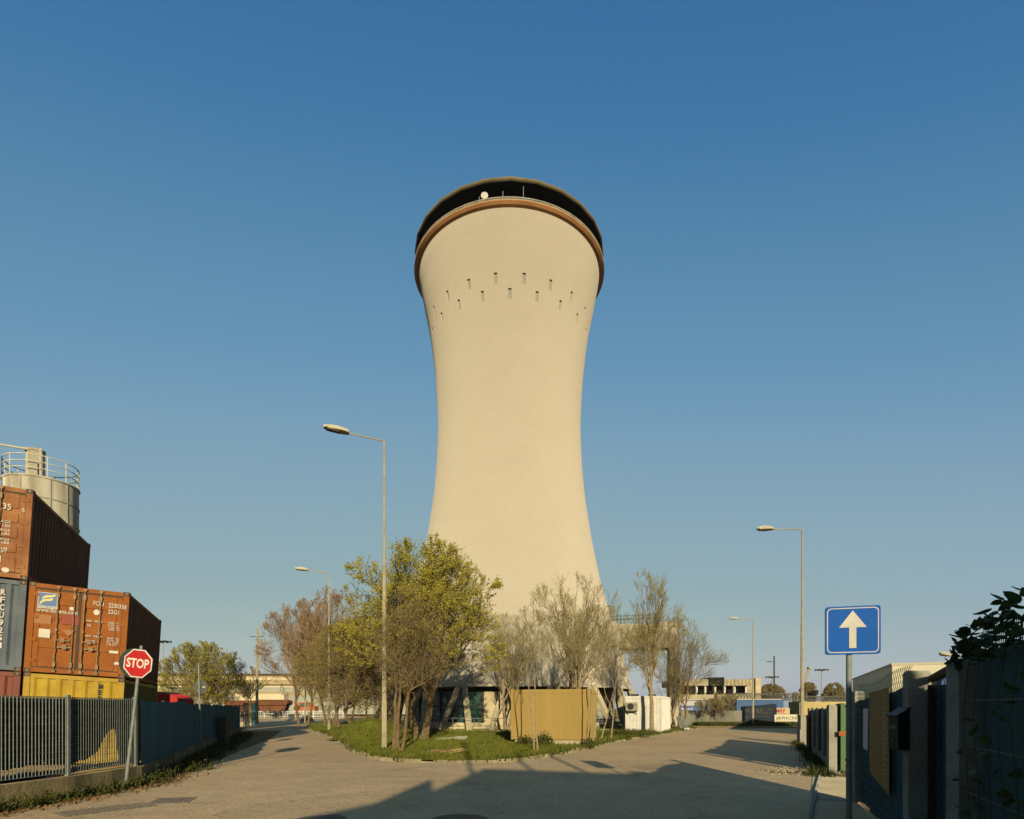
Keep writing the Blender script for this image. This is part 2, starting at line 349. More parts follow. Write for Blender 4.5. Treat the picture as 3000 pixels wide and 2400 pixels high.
# kerb of separate worn stones, one structure
kb = MB(); random.seed(3)
acc = []; n = len(lawn_s); tot = 0
for i in range(n):
    a = Vector(lawn_s[i]); b = Vector(lawn_s[(i + 1) % n]); L = (b - a).length; k = max(1, int(L / .95))
    for q in range(k):
        p0 = a + (b - a) * (q / k); p1 = a + (b - a) * ((q + 1) / k)
        if p0.y > 53.32: continue
        d = (p1 - p0).normalized(); nrm = Vector((-d.y, d.x)); gap = .012
        p0 = p0 + d * gap; p1 = p1 - d * gap; jx = random.uniform(-.03, .03); h = .115 + random.uniform(-.035, .012)
        if random.random() < .07: h = .05
        j2 = random.uniform(-.03, .03); w2 = .13
        vs = []
        for pp, jj in ((p0, jx), (p1, j2)):
            o_ = pp + nrm * (-.06 + jj); i_ = pp + nrm * (w2 - .06 + jj)
            vs += [(o_.x, o_.y, 0.0), (o_.x + nrm.x * .015, o_.y + nrm.y * .015, h - .02), (o_.x + nrm.x * .035, o_.y + nrm.y * .035, h + random.uniform(-.006, .006)), (i_.x, i_.y, h), (i_.x, i_.y, 0.0)]
        kb.add(vs, [(0, 1, 2, 3, 4), (9, 8, 7, 6, 5), (0, 5, 6, 1), (1, 6, 7, 2), (2, 7, 8, 3), (3, 8, 9, 4)])
M['kerb'] = mat('worn_kerb', (.30, .265, .20), .95, (.13, .12, .08), 1.6, bump=.8, bscale=22, fine=.25, spec=.05); struct('kerb', kb, M['kerb'])

def blades(name, pts, hmin, hmax, wd, m, parent=None, lean=.5, seed=1, **kw):
    rng = np.random.default_rng(seed); pts = np.asarray(pts, dtype=float); n = len(pts)
    a = rng.uniform(0, 2 * np.pi, n); h = rng.uniform(hmin, hmax, n); l = rng.uniform(0, lean, n) * h; b = rng.uniform(0, 2 * np.pi, n)
    dx = np.cos(a) * wd / 2; dy = np.sin(a) * wd / 2
    lx = np.cos(b) * l; ly = np.sin(b) * l; V = np.zeros((n, 4, 3))
    V[:, 0] = pts + np.stack([-dx, -dy, 0 * dx], 1); V[:, 1] = pts + np.stack([dx, dy, 0 * dx], 1)
    V[:, 2] = pts + np.stack([dx * .8 + lx * .4, dy * .8 + ly * .4, h * .6], 1); V[:, 3] = pts + np.stack([lx, ly, h], 1)
    return np_mesh(name, V.reshape(-1, 3), np.arange(n * 4).reshape(-1, 4), m, parent, **kw)
rng = np.random.default_rng(5)
from mathutils import noise as mnoise
gp = []
while len(gp) < 90000:
    Y = 17.63 + (rng.random() ** 1.5) * 35.26; x = rng.uniform(-17, 16)
    if not inside(lawn_s, x, Y): continue
    dn = mnoise.noise((x * .5, Y * .5, 0)) + .6 * mnoise.noise((x * 1.7, Y * 1.7, 3))
    if rng.random() > .55 + dn: continue
    gp.append((x, Y, .09))
blades('lawn_grass', gp, .06, .20, .03, M['grass'], lean=.8, kind='stuff', label='short green spring grass on the island around the tower', cat='grass')
# weeds that overgrow the inside of the kerb
gp2 = []
for i in range(0, len(lawn_s)):
    a = Vector(lawn_s[i]); b = Vector(lawn_s[(i + 1) % len(lawn_s)])
    if a.y > 49.88: continue
    d = (b - a).normalized(); nr = Vector((-d.y, d.x))
    for q in range(int((b - a).length * 55)):
        p = a + (b - a) * random.random() + nr * random.gauss(.10, .11)
        if mnoise.noise((p.x * .8, p.y * .8, 9)) > -.1: gp2.append((p.x, p.y, .05))
blades('kerb_weeds', gp2, .05, .2, .05, M['weed'], lean=1.0, seed=3, kind='stuff', label='low weeds growing over the kerb of the grass island', cat='weeds')

def leaf_cloud(name, centres, size, m, parent=None, seed=1, flat=0, **kw):
    rng = np.random.default_rng(seed); c = np.asarray(centres, dtype=float); n = len(c)
    a = rng.normal(size=(n, 3)); a /= np.linalg.norm(a, axis=1)[:, None]; b = rng.normal(size=(n, 3)); b -= a * (a * b).sum(1)[:, None]; b /= np.linalg.norm(b, axis=1)[:, None]
    s = (size * rng.uniform(.6, 1.3, n))[:, None]; a *= s; b *= s * .55
    V = np.stack([c - a, c + b, c + a, c - b], 1)
    return np_mesh(name, V.reshape(-1, 3), np.arange(n * 4).reshape(-1, 4), m, parent, **kw)
def bush_points(cx, cy, z0, rx, ry, h, n, seed=0):
    r = np.random.default_rng(seed); u = r.normal(size=(n, 3)); u /= np.linalg.norm(u, axis=1)[:, None]; u[:, 2] = abs(u[:, 2])
    rad = r.uniform(.35, 1, n)[:, None]; p = u * rad * np.array([rx, ry, h]); p += r.normal(size=(n, 3)) * .03
    lump = np.array([1 + .45 * mnoise.noise((q[0] * 4 / rx, q[1] * 4 / ry, seed + q[2] * 3)) for q in p])[:, None]
    p *= lump; return p + np.array([cx, cy, z0])
# ------------------------------------------------------------------ TOWER
D0 = 53.04; TC = ((1492 - HU) / F * D0, D0)
tower = thing('cooling_tower', 'tall cream concrete hyperbolic tower with a dark rimmed round top', 'tower', (TC[0], TC[1], 0))
PROF = [(3.3, 10.95), (5.0, 10.5), (6.5, 10.08), (8.5, 9.46), (10.65, 8.86), (12.7, 8.3), (14.85, 7.83), (16.7, 7.46), (18.5, 7.17), (20.6, 6.85), (22.8, 6.63), (25, 6.48), (27.2, 6.42), (28.8, 6.45), (30.3, 6.53), (31.8, 6.63), (33.35, 6.79), (34.9, 6.98), (36.3, 7.2), (37.4, 7.42), (38.6, 7.66), (39.6, 7.84), (40.4, 7.98), (41.05, 8.06)]
PROF = [(1.65 + (z - 1.65) * .978 if z > 4 else z, r * .997) for z, r in PROF[:-2]] + [(39.4, 7.95), (40.11, 8.04)]
def prof_r(z):
    for i in range(len(PROF) - 1):
        if z <= PROF[i + 1][0]:
            z0, r0 = PROF[max(i - 1, 0)]; z1, r1 = PROF[i]; z2, r2 = PROF[i + 1]; z3, r3 = PROF[min(i + 2, len(PROF) - 1)]
            t = (z - z1) / (z2 - z1); m1 = (r2 - r0) / (z2 - z0); m2 = (r3 - r1) / (z3 - z1); dz = z2 - z1
            return (2 * t ** 3 - 3 * t * t + 1) * r1 + (t ** 3 - 2 * t * t + t) * dz * m1 + (-2 * t ** 3 + 3 * t * t) * r2 + (t ** 3 - t * t) * dz * m2
    return PROF[-1][1]
NW = 20; st = 2 * math.pi / NW; hw = .135 / 7.15; W0 = R(.6)
zlo = (33.90, 34.66); zup = (35.02, 35.78)
angs = set(); wins = []
for k in range(NW):
    for row, off in ((0, 0), (1, st / 2)):
        a = W0 + k * st + off; wins.append((a, row)); angs.add(round((a - hw) % (2 * math.pi), 6)); angs.add(round((a + hw) % (2 * math.pi), 6))
for k in range(176):
    a = 2 * math.pi * k / 176
    if min(min(abs(a - b), 2 * math.pi - abs(a - b)) for b in angs) > .009: angs.add(round(a, 6))
angs = sorted(angs)
zs = sorted(set([3.3 + i * (40.11 - 3.3) / 90 for i in range(91) if not any(z0 - .1 < 3.3 + i * (40.11 - 3.3) / 90 < z1 + .1 for z0, z1 in (zlo, zup))] + [zlo[0], zlo[1], zup[0], zup[1]]))
def is_win(a0, a1, z0, z1):
    am = (a0 + a1) / 2; zm = (z0 + z1) / 2
    for a, row in wins:
        zz = zup if row else zlo
        if zz[0] < zm < zz[1] and abs((am - a + math.pi) % (2 * math.pi) - math.pi) < hw: return True
    return False
sh = MB(); na = len(angs)
for z in zs:
    r = prof_r(z)
    for a in angs: sh.v.append((r * math.sin(a), -r * math.cos(a), z))
for i in range(len(zs) - 1):
    check = any(abs((zs[i] + zs[i + 1]) / 2 - (q0 + q1) / 2) < .4 for q0, q1 in (zlo, zup))
    for k in range(na):
        a0 = angs[k]; a1 = angs[(k + 1) % na] + (2 * math.pi if k == na - 1 else 0)
        if check and a1 - a0 < 2.2 * hw and is_win(a0, a1, zs[i], zs[i + 1]): continue
        p = i * na + k; q = i * na + (k + 1) % na; sh.f.append((p, q, q + na, p + na))
sh.build('shell', M['shell'], tower, smooth=True)
MB().lathe([(10.95, 3.3), (10.35, 3.28), (10.0, 3.5), (9.5, 6.5), (8.0, 12), (6.9, 17), (6.1, 23), (5.9, 28), (6.1, 32), (6.6, 36), (7.5, 39.9)], 96).build('inner_lining', M['concrete'], tower, smooth=True)
def pol(a, r, z): return (r * math.sin(a), -r * math.cos(a), z)
for a, row in wins:
    if math.cos(a) < -.1: continue
    z0, z1 = zup if row else zlo; ra = prof_r(z0); rb = prof_r(z1); dp = .14
    m = MB(); o4 = [pol(a - hw, ra, z0), pol(a + hw, ra, z0), pol(a + hw, rb, z1), pol(a - hw, rb, z1)]
    i4 = [pol(a - hw, ra - dp, z0), pol(a + hw, ra - dp, z0), pol(a + hw, rb - dp, z1), pol(a - hw, rb - dp, z1)]
    m.add(o4 + i4, [(0, 1, 5, 4), (1, 2, 6, 5), (2, 3, 7, 6), (3, 0, 4, 7)])
    wo_ = m.build('window', M['shell'], tower)
    MB().add([pol(a - hw, ra - dp + .004, z0), pol(a + hw, ra - dp + .004, z0), pol(a + hw, rb - dp + .004, z1), pol(a - hw, rb - dp + .004, z1)], [(0, 1, 2, 3)]).build('pane', M['pane'], wo_)
MB().lathe([(8.04, 40.11), (8.28, 40.17), (8.48, 40.30), (8.48, 40.36), (8.0, 40.36)], 144).build('rust_coloured_ring', M['rust_band'], tower, smooth=False)
MB().lathe([(8.42, 40.37), (8.44, 40.45), (8.44, 40.47), (8.38, 40.48), (8.38, 40.51), (8.45, 40.52), (8.45, 40.60), (8.36, 40.60), (8.36, 40.37)], 144).build('parapet', M['concrete_grey'], tower)
MB().lathe([(8.38, 40.37), (6.9, 40.37), (6.9, 42.0)], 96).build('gallery_wall', M['dark'], tower)
NP = 26; pa = R(1.3) - math.pi / NP * 0
MB().lathe([(6.7, 41.98), (8.28, 41.98), (8.28, 41.94)], NP, pa, pa + 2 * math.pi).build('soffit', M['dark'], tower)  # shade of the underside is put into its near-black colour
MB().lathe([(8.283, 41.95), (8.38, 41.99), (8.43, 42.07), (8.41, 42.17), (8.30, 42.27), (6, 42.5), (.01, 42.9)], NP, pa, pa + 2 * math.pi).build('roof_canopy', M['roof_edge'], tower)
# round white dish and thin aerials on the gallery
dish = MB(); dpos = Vector(((1420.7 - 1492) / F * 44.8, -8.15, 40.60 + .31)); pts = []
dish.tube([dpos + Vector((0, -.04, 0)), dpos + Vector((0, .02, 0)), dpos + Vector((0, .14, 0))], [.27, .28, .10], 24)
dish.tube([dpos + Vector((0, .08, 0)), (dpos.x, -8.25, 40.5)], .03, 6)
dish.build('satellite_dish', M['white'], tower)
for u, h in ((1535, .85), (1475, .45), (1405, .3)):
    x = (u - 1492) / F * 44.7; y = -math.sqrt(8.40 ** 2 - x * x); MB().tube([(x, y, 40.4), (x, y, 40.60 + h)], .025, 6).build('aerial', M['galv'], tower)
# legs
NL = 20
for k in range(NL):
    a = R(-.5) + 2 * math.pi * k / NL
    for s in (-1, 1):
        f = Vector(pol(a + s * R(5.3), 12.05, .12)); t = Vector(pol(a + s * R(1.1), 10.75, 3.42))
        MB().beam(f, t, .34, .30, Vector(pol(a, 1, 0))).build('leg', M['concrete'], tower)
# drum behind the legs
MB().lathe([(9.6, .12), (9.6, 2.95), (9.2, 2.95)], 40, R(-11), R(34)).build('drum_wall', M['cream_wall'], tower)
MB().lathe([(9.55, .6), (9.55, 2.95), (9.2, 2.95)], 30, R(-62), R(-11)).build('glazing', M['glass_teal'], tower)
fr = MB()
for a in (-61, -54, -47, -40, -33, -26, -19, -12):
    fr.box(-.05, .05, -9.66, -9.56, .6, 2.95, Matrix.Rotation(R(a), 4, 'Z'))
fr.lathe([(9.62, 1.85), (9.62, 1.93)], 30, R(-62), R(-11)); fr.build('window_frame', M['steel_dark'], tower)
MB().lathe([(9.5, .12), (9.95, .12), (9.95, .62), (9.5, .66)], 80, R(-70), R(70)).build('sill', M['cream_wall'], tower)
MB().lathe([(9.3, .12), (9.3, 3.2)], 40, R(34), R(80)).build('rear_wall', M['concrete_grey'], tower)
MB().lathe([(6.5, 3.25), (6.5, .12), (4, .12)], 40).build('core', M['concrete'], tower)
MB().lathe([(12.75, 0.0), (12.75, .16), (8, .16)], 120).build('plinth', M['concrete'], tower)
hr = MB()
hr.tube([pol(R(a), 12.6, 1.02) for a in range(-60, 61, 2)], .02, 5)
for a in range(-60, 61, 7): hr.tube([pol(R(a), 12.6, .1), pol(R(a), 12.6, 1.02)], .016, 5)
hr.build('handrail', M['galv'], tower)
rl = MB()   # louvred balustrade on the right, between the legs
for z in [x * .13 + .55 for x in range(9)]: rl.tube([pol(R(a), 11.1, z) for a in range(36, 76, 3)], .022, 5)
for a in range(36, 76, 6): rl.tube([pol(R(a), 11.1, .12), pol(R(a), 11.1, 1.7)], .03, 5)
rl.build('balustrade', M['galv'], tower)
# the bridge to the right with its pillar
br = MB()
xr = 14.15 - TC[0]; yr0 = 64.6 - D0
pts = [(6.5, 9.9), (7.6, 9.55), (8.8, 9.05), (9.6, 8.86), (10.6, 8.82), (xr, 8.98), (xr, 6.80), (9.4, 6.80), (8.6, 6.55), (9.6, 4.9), (8.2, 4.9), (6.5, 5)]
ang = math.atan2(-1.5, 6.0)
mrot = Matrix.Translation((0, -1.9, 0)) @ Matrix.Rotation(-.16, 4, 'Z')
br.prism(pts, 0, 2.6, lambda a, b, d: mrot @ Vector((a, d, b)))
bro = br.build('access_bridge', M['shell'], tower)
MB().box(xr - .78, xr - .003, .01, 2.59, .1, 6.797, mrot).build('pillar', M['shell'], bro)
MB().box(xr + .003, xr + .06, .2, .5, 8.35, 8.75, mrot).build('warning_plate', M['orange_box'], bro)
rr = MB()
for x in (9.3, 9.55, 10.85, 11.05, 12.4): rr.tube([mrot @ Vector((x, .3, 8.8)), mrot @ Vector((x, .3, 9.72 + (.12 if x in (9.3, 10.85) else 0)))], .035, 5)
for z in (9.55, 9.25): rr.tube([mrot @ Vector((8.6, .3, z)), mrot @ Vector((12.4, .3, z + .05))], .022, 5)
for x in (9.9, 11.5): rr.tube([mrot @ Vector((x, 2.2, 8.8)), mrot @ Vector((x, 2.2, 9.7))], .03, 5)
rr.tube([mrot @ Vector((9, 2.2, 9.6)), mrot @ Vector((12.6, 2.2, 9.62))], .022, 5)
rr.build('railing', M['steel_dark'], bro)
hd = MB(); hd.box(8.55, 9.25, -1.5, -.8, 10.72, 10.86, Matrix.Translation((-.2, .6, 0))); hd.build('hood', M['steel_dark'], tower)
MB().add([(8.5, -1.0, 10.72), (8.98, -1.0, 10.72), (9.15, -1.0, 9.3), (9.0, -1.0, 9.0), (8.5, -.2, 10.72), (8.98, -.2, 10.72), (9.15, -.2, 9.3), (9.0, -.2, 9.0)], [(0, 1, 2, 3), (7, 6, 5, 4), (0, 4, 5, 1), (1, 5, 6, 2), (2, 6, 7, 3), (3, 7, 4, 0)]).build('duct', M['shell'], tower)

# ------------------------------------------------------------------ CONTAINERS
def corr_x(w0, w1, z0, z1, y, pitch, depth, mb, sgn=1):
    n = int(round((w1 - w0) / pitch)); p = (w1 - w0) / n; xs = []
    for i in range(n):
        b = w0 + i * p; xs += [(b, 0), (b + p * .32, 0), (b + p * .5, depth), (b + p * .82, depth)]
    xs.append((w1, 0)); vs = [(x, y + sgn * d, z) for z in (z0, z1) for x, d in xs]; m = len(xs)
    mb.add(vs, [(i, i + 1, i + 1 + m, i + m) for i in range(m - 1)])
def corr_y(y0, y1, z0, z1, x, pitch, depth, mb, sgn):
    n = int(round((y1 - y0) / pitch)); p = (y1 - y0) / n; xs = []
    for i in range(n):
        b = y0 + i * p; xs += [(b, 0), (b + p * .32, 0), (b + p * .5, depth), (b + p * .82, depth)]
    xs.append((y1, 0)); vs = [(x + sgn * d, y, z) for z in (z0, z1) for y, d in xs]; m = len(xs)
    mb.add(vs, [(i, i + 1, i + 1 + m, i + m) for i in range(m - 1)])
CW, CH, CL = 2.438, 2.591, 6.058
def container(label, m_body, m_side, m_frame, loc, rot, doors=True, rodmat=None, group='shipping containers stacked behind the fence'):
    t = thing('shipping_container', label, 'shipping container', loc, rot, group); hw_ = CW / 2
    f = MB()
    for sx in (-1, 1):
        for y in (.06, CL - .06):
            f.box(sx * (hw_ - .075) - .075, sx * (hw_ - .075) + .075, y - .06, y + .06, .12, CH - .12)
        f.box(sx * (hw_ - .05) - .045, sx * (hw_ - .05) + .045, .12, CL - .12, CH - .12, CH - .03); f.box(sx * (hw_ - .05) - .045, sx * (hw_ - .05) + .045, .12, CL - .12, .03, .15)
    for y in (.05, CL - .05):
        f.box(-hw_ + .15, hw_ - .15, y - .045, y + .045, CH - .14, CH - .02); f.box(-hw_ + .15, hw_ - .15, y - .045, y + .045, .02, .16)
    f.build('frame', m_frame, t)
    for sx in (-1, 1):
        for y in (0, CL - .178):
            for z in (0, CH - .118):
                x0 = sx * hw_ - (.162 if sx > 0 else 0) + sx * .004; c = MB(); c.box(x0, x0 + .162, y - .004, y + .178, z, z + .118)
                co_ = c.build('corner_casting', M['rusty'], t)
                yy = y - .006 if y == 0 else y + .18
                if y == 0:
                    hole = MB(); hole.prism([(x0 + .081 + .036 * math.cos(a * .785), z + .059 + .036 * math.sin(a * .785)) for a in range(8)], yy, yy + .002, lambda a, b, d: (a, d, b)); hole.build('casting_hole', M['black_box'], co_)
    for sx in (-1, 1):
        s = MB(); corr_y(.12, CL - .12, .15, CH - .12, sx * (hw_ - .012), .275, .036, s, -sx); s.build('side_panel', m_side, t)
    MB().add([(-hw_ + .05, .1, CH - .045), (hw_ - .05, .1, CH - .045), (hw_ - .05, CL - .1, CH - .045), (-hw_ + .05, CL - .1, CH - .045)], [(0, 1, 2, 3)]).build('roof', m_side, t)
    MB().add([(-hw_ + .05, .1, .14), (hw_ - .05, .1, .14), (hw_ - .05, CL - .1, .14), (-hw_ + .05, CL - .1, .14)], [(0, 1, 2, 3)]).build('floor', m_side, t)
    e = MB(); corr_x(-hw_ + .15, hw_ - .15, .16, CH - .14, CL - .03, .24, .04, e, -1); e.build('end_panel', m_side, t)
    if doors:
        for sx in (-1, 1):
            x0, x1 = (-hw_ + .16, -.02) if sx < 0 else (.02, hw_ - .16)
            d = MB(); d.box(x0, x1, .045, .09, .17, CH - .15)
            # raised pressing between long shallow grooves
            zz = [.17, .62, .72, 1.03, 1.13, 1.47, 1.57, 1.88, 1.98, CH - .15]
            for i in range(0, len(zz), 2): d.box(x0 + .14, x1 - .14, .012, .0451, zz[i] + .02, zz[i + 1] - .02)
            d.box(x0, x0 + .13, .014, .0448, .17, CH - .15); d.box(x1 - .13, x1, .014, .0448, .17, CH - .15)
            do = d.build('door', m_body, t)
            gk = MB(); gk.box(x0 - .004, x1 + .004, .004, .03, CH - .19, CH - .15); gk.box(x0, x1, .004, .03, .15, .18)
            gk.box(*((x1 - .02, x1 + .019) if sx < 0 else (x0 - .019, x0 + .02)), .002, .03, .18, CH - .19); gk.build('gasket', M['steel_dark'], do)
            for z in (.35, .95, 1.6, 2.25):
                xx = x0 if sx < 0 else x1; MB().box(xx - .09, xx + .09, -.012, .0135, z - .045, z + .045).build('hinge', m_body, do)
            for q in ((.52, .90) if sx < 0 else (.10, .48)):
                x = x0 + (x1 - x0) * q; r = MB(); r.tube([(x, -.035, .06), (x, -.035, CH - .06)], .016, 8)
                for z in (.28, CH - .3): r.box(x - .035, x + .035, -.05, -.015, z - .07, z + .07)
                for z in (.08, CH - .08): r.box(x - .045, x + .045, -.055, -.012, z - .03, z + .03)
                r.box(x - .035, x + .035, -.055, -.018, 1.25, 1.30)
                lo_ = q in (.52, .10); hz = .98 if lo_ else .78; dx = .34 if lo_ else -.34
                r.beam((x, -.06, hz), (x + dx, -.06, hz - .01), .02, .03); r.box(x + dx * .5 - .05, x + dx * .5 + .05, -.075, -.03, hz - .06, hz + .06)
                r.build('lock_rod', rodmat or M['rod'], do)
    else:
        e = MB(); corr_x(-hw_ + .15, hw_ - .15, .16, CH - .14, .02, .31, .05, e, 1); e.build('end_panel', m_body, t)
    return t
CROT = (0, R(3.2), R(23)); RM = Euler(CROT).to_matrix()
PV = Vector((-12.80, 17.2, 2.65))
def cpos(dx, dy, lev): return PV + RM @ Vector((dx, dy, lev * 2.6))
LT = lambda y: (lambda a, b: (a, y, b))
def lettering(parent, items, m, name='lettering', y=-.002, wt=.0):
    for s, x, z, w_, h in items: MB().text(s, w_, h, (lambda x, z: (lambda a, b: (x + a, y, z + b)))(x, z), weight=wt, align='L').build(name, m, parent)
# coordinates on the door face: x from -1.22 to 1.22, z from 0 to 2.59
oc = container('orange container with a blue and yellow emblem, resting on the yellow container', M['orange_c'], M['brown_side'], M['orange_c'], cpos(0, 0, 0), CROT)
yf = .008
lettering(oc, [('FCIU', .33, 2.10, .26, .13), ('223035', .71, 2.08, .38, .13), ('22G1', .71, 1.89, .27, .13), ('8', 1.105, 2.08, .05, .115)], M['whiteletter'], y=-.008, wt=.01)
lettering(oc, [('www.florens.com', -1.02, 1.76, .98, .12)], M['whiteletter'], y=-.006, wt=.012)
lettering(oc, [('MAX.   GROSS', .20, 1.595, .37, .062), ('TARE', .20, 1.455, .11, .062), ('30.480   KG', .72, 1.60, .30, .05), ('67.200   LB', .72, 1.535, .30, .05), ('2.220   KG', .75, 1.465, .27, .05), ('4.890   LB', .75, 1.40, .27, .05),
               ('MAX.   CARGO', .20, 1.145, .37, .062), ('CU. CAP.', .20, 1.00, .24, .062), ('28.260   KG', .72, 1.14, .30, .05), ('62.310   LB', .72, 1.075, .30, .05), ('33.2   CU.M.', .72, 1.01, .30, .05), ('1.170 CU.FT.', .72, .945, .30, .05)], M['whiteletter'], y=-.006, wt=.01)
sq = lambda x0, x1, z0, z1, y, nm, m, par, rnd=0: MB().box(x0, x1, y, y + .003, z0, z1).build(nm, m, par)
bd = MB(); 
for q in ((1.09, 1.17, 2.06, 2.065), (1.09, 1.17, 2.205, 2.21), (1.09, 1.094, 2.065, 2.205), (1.166, 1.17, 2.065, 2.205)): bd.box(q[0], q[1], -.01, -.007, q[2], q[3])
bd.build('digit_frame', M['whiteletter'], oc)
sq(-1.0, -.54, 1.865, 2.325, -.004, 'emblem_border', M['whiteletter'], oc); em = sq(-.985, -.555, 1.945, 2.31, -.008, 'emblem', M['decal_blue'], oc)
wv = MB()
def swoosh(p, q): return [(p[i][0], p[i][1]) for i in range(len(p))] + [(q[i][0], q[i][1]) for i in range(len(q) - 1, -1, -1)]
s1 = swoosh([(-.91, 2.13), (-.88, 2.20), (-.80, 2.245), (-.70, 2.255), (-.575, 2.29)], [(-.90, 2.12), (-.84, 2.165), (-.76, 2.185), (-.68, 2.20), (-.60, 2.235), (-.575, 2.29)][:6])
s2 = swoosh([(-.96, 1.965), (-.93, 2.06), (-.86, 2.13), (-.76, 2.145), (-.64, 2.18)], [(-.94, 1.965), (-.88, 2.04), (-.81, 2.075), (-.72, 2.085), (-.66, 2.11), (-.64, 2.175)])
for s_ in (s1, s2): wv.prism(s_, -.011, -.009, lambda a, b, d: (a, d, b))
wv.build('emblem_wave', M['decal_yellow'], em)
lettering(oc, [('FLORENS', -.975, 1.885, .41, .052)], M['decal_blue'], y=-.007, wt=.015)
disc = lambda x, z, r, rz, y, nm, m, par: MB().prism([(x + r * math.cos(k * .3927), z + rz * math.sin(k * .3927)) for k in range(16)], y, y + .003, lambda a, b, d: (a, d, b)).build(nm, m, par)
disc(.42, 1.90, .075, .085, -.006, 'round_sticker', M['whiteletter'], oc); disc(1.0, .42, .065, .055, -.006, 'round_sticker', M['whiteletter'], oc)
sq(-.93, -.66, 1.02, 1.27, -.005, 'placard', M['whiteletter'], oc); sq(.80, 1.03, .72, .80, -.005, 'placard', M['whiteletter'], oc); sq(-.24, -.11, 1.88, 1.98, -.005, 'sticker', M['whiteletter'], oc)
sq(-.42, .0, 1.46, 1.74, -.0015, 'paint_patch', M['orange_patch'], oc); sq(-1.06, -.66, 1.42, 1.68, .008, 'paint_patch', M['tan_patch'], oc)
MB().prism([(-.38, 1.30), (-.08, 1.30), (-.23, 1.10)], -.006, -.004, lambda a, b, d: (a, d, b)).build('warning_triangle', M['tan_patch'], oc)
MB().box(1.213, 1.216, .35, .42, 1.7, 2.25).build('side_sticker', M['decal_blue'], oc)
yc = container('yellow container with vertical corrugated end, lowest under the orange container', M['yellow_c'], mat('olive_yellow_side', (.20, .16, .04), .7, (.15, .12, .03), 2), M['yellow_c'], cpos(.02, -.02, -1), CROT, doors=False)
for i, ch in enumerate('MEDU'):
    MB().text(ch, .09, .15, (lambda i: (lambda a, b: (.62 + a, .015, 2.24 - i * .18 + b)))(i), weight=.02).build('lettering', M['blackletter'], yc)
bc = container('blue grey container with white vertical letters, left of the orange container', M['blue_c'], M['blue_c'], M['blue_c'], cpos(-2.49, -.03, 0), CROT, doors=False)
for i, ch in enumerate('RFCU9251'):
    MB().text(ch, .11, .16, (lambda i: (lambda a, b: (.70 + a, -.004, 2.12 - i * .215 + b)))(i), weight=.02).build('lettering', M['whiteletter'], bc)
rc = container('dark red container, lowest under the blue grey container', M['red_c'], M['red_c'], M['red_c'], cpos(-2.49, -.02, -1), CROT, doors=False)
lettering(rc, [('9652 62', .2, .42, .75, .14)], M['whiteletter'])
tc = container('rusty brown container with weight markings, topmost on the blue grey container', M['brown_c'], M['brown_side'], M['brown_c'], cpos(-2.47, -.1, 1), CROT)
lettering(tc, [('195735', .17, 1.92, .58, .17), ('22G1', .17, 1.68, .37, .15), ('6', 1.0, 1.92, .06, .12)], M['whiteletter'], y=-.002, wt=.012)
lettering(tc, [('30.480 KGS', .20, 1.54, .56, .07), ('67.200 LBS', .20, 1.43, .56, .07), ('2.190 KGS', .24, 1.30, .52, .07), ('4.830 LBS', .24, 1.20, .52, .07), ('28.290 KGS', .20, 1.04, .56, .07), ('62.370 LBS', .20, .95, .56, .07), ('33.2 CU.M', .22, .78, .5, .07), ('1.172 CUFT', .22, .69, .5, .07)], M['whiteletter'], y=-.002, wt=.01)
sq(.37, .60, .42, .60, -.004, 'placard', M['whiteletter'], tc); disc(.72, .22, .09, .07, -.004, 'round_sticker', M['whiteletter'], tc)

# silo
SY = 25.8; sc_ = at(122, 1700, SY); sr = 1.33
silo = thing('silo', 'stained pale cement silo with a railed roof behind the brown container', 'silo', (sc_.x, SY, 0))
ztop = EYE + (HV - 1425) / F * SY
s = MB(); s.lathe([(sr, 0), (sr, ztop)], 64)
s.build('silo_body', M['silo'], silo, smooth=True)
MB().lathe([(sr + .02, ztop - .03), (sr + .05, ztop), (sr + .03, ztop + .05), (sr - .05, ztop + .07), (.01, ztop + .35)], 64).build('silo_roof', M['silo'], silo)
sm = MB()
for z in (ztop - .85, ztop - 1.75, ztop - 2.6, ztop - 3.5, ztop - 4.4): sm.lathe([(sr, z - .02), (sr + .03, z - .015), (sr + .03, z + .015), (sr, z + .02)], 64)
for a in (-36, 8, 52, 80): sm.box(-.018, .018, -sr - .02, -sr + .02, 2, ztop, Matrix.Rotation(R(a), 4, 'Z'))
sm.build('seam', M['concrete_grey'], silo)
rl = MB()
for h in (.35, .62, .9): rl.lathe([(sr - .02, ztop + h - .015), (sr + .01, ztop + h - .015), (sr + .01, ztop + h + .015), (sr - .02, ztop + h + .015)], 48)
for k in range(12): a = k * math.pi / 6 + .3; rl.tube([pol(a, sr, ztop), pol(a, sr, ztop + .9)], .02, 5)
rl.build('railing', M['skywhite'], silo)
f_ = MB(); f_.tube([(.05, -.4, ztop + .1), (.05, -.4, ztop + 1.35)], .33, 16); f_.lathe([(.36, ztop + 1.3), (.36, ztop + 1.4), (.01, ztop + 1.45)], 16, c=(.05, -.4)); f_.tube([(.45, -.6, ztop + .1), (.45, -.6, ztop + 1.4)], .05, 8)
f_.build('filter_drum', M['silo'], silo)
pp = MB(); pp.tube([(-.88, -1.5, ztop - 2), (-.88, -1.5, ztop + 1.22)], .06, 8); pp.tube([(-.88, -1.5, ztop + 1.22), (.25, -.5, ztop + 1.34)], .045, 8); pp.tube([(-.95, -1.5, ztop + 1.22), (-.79, -1.5, ztop + 1.22)], .10, 8)
pp.build('fill_pipe', M['skywhite'], silo)

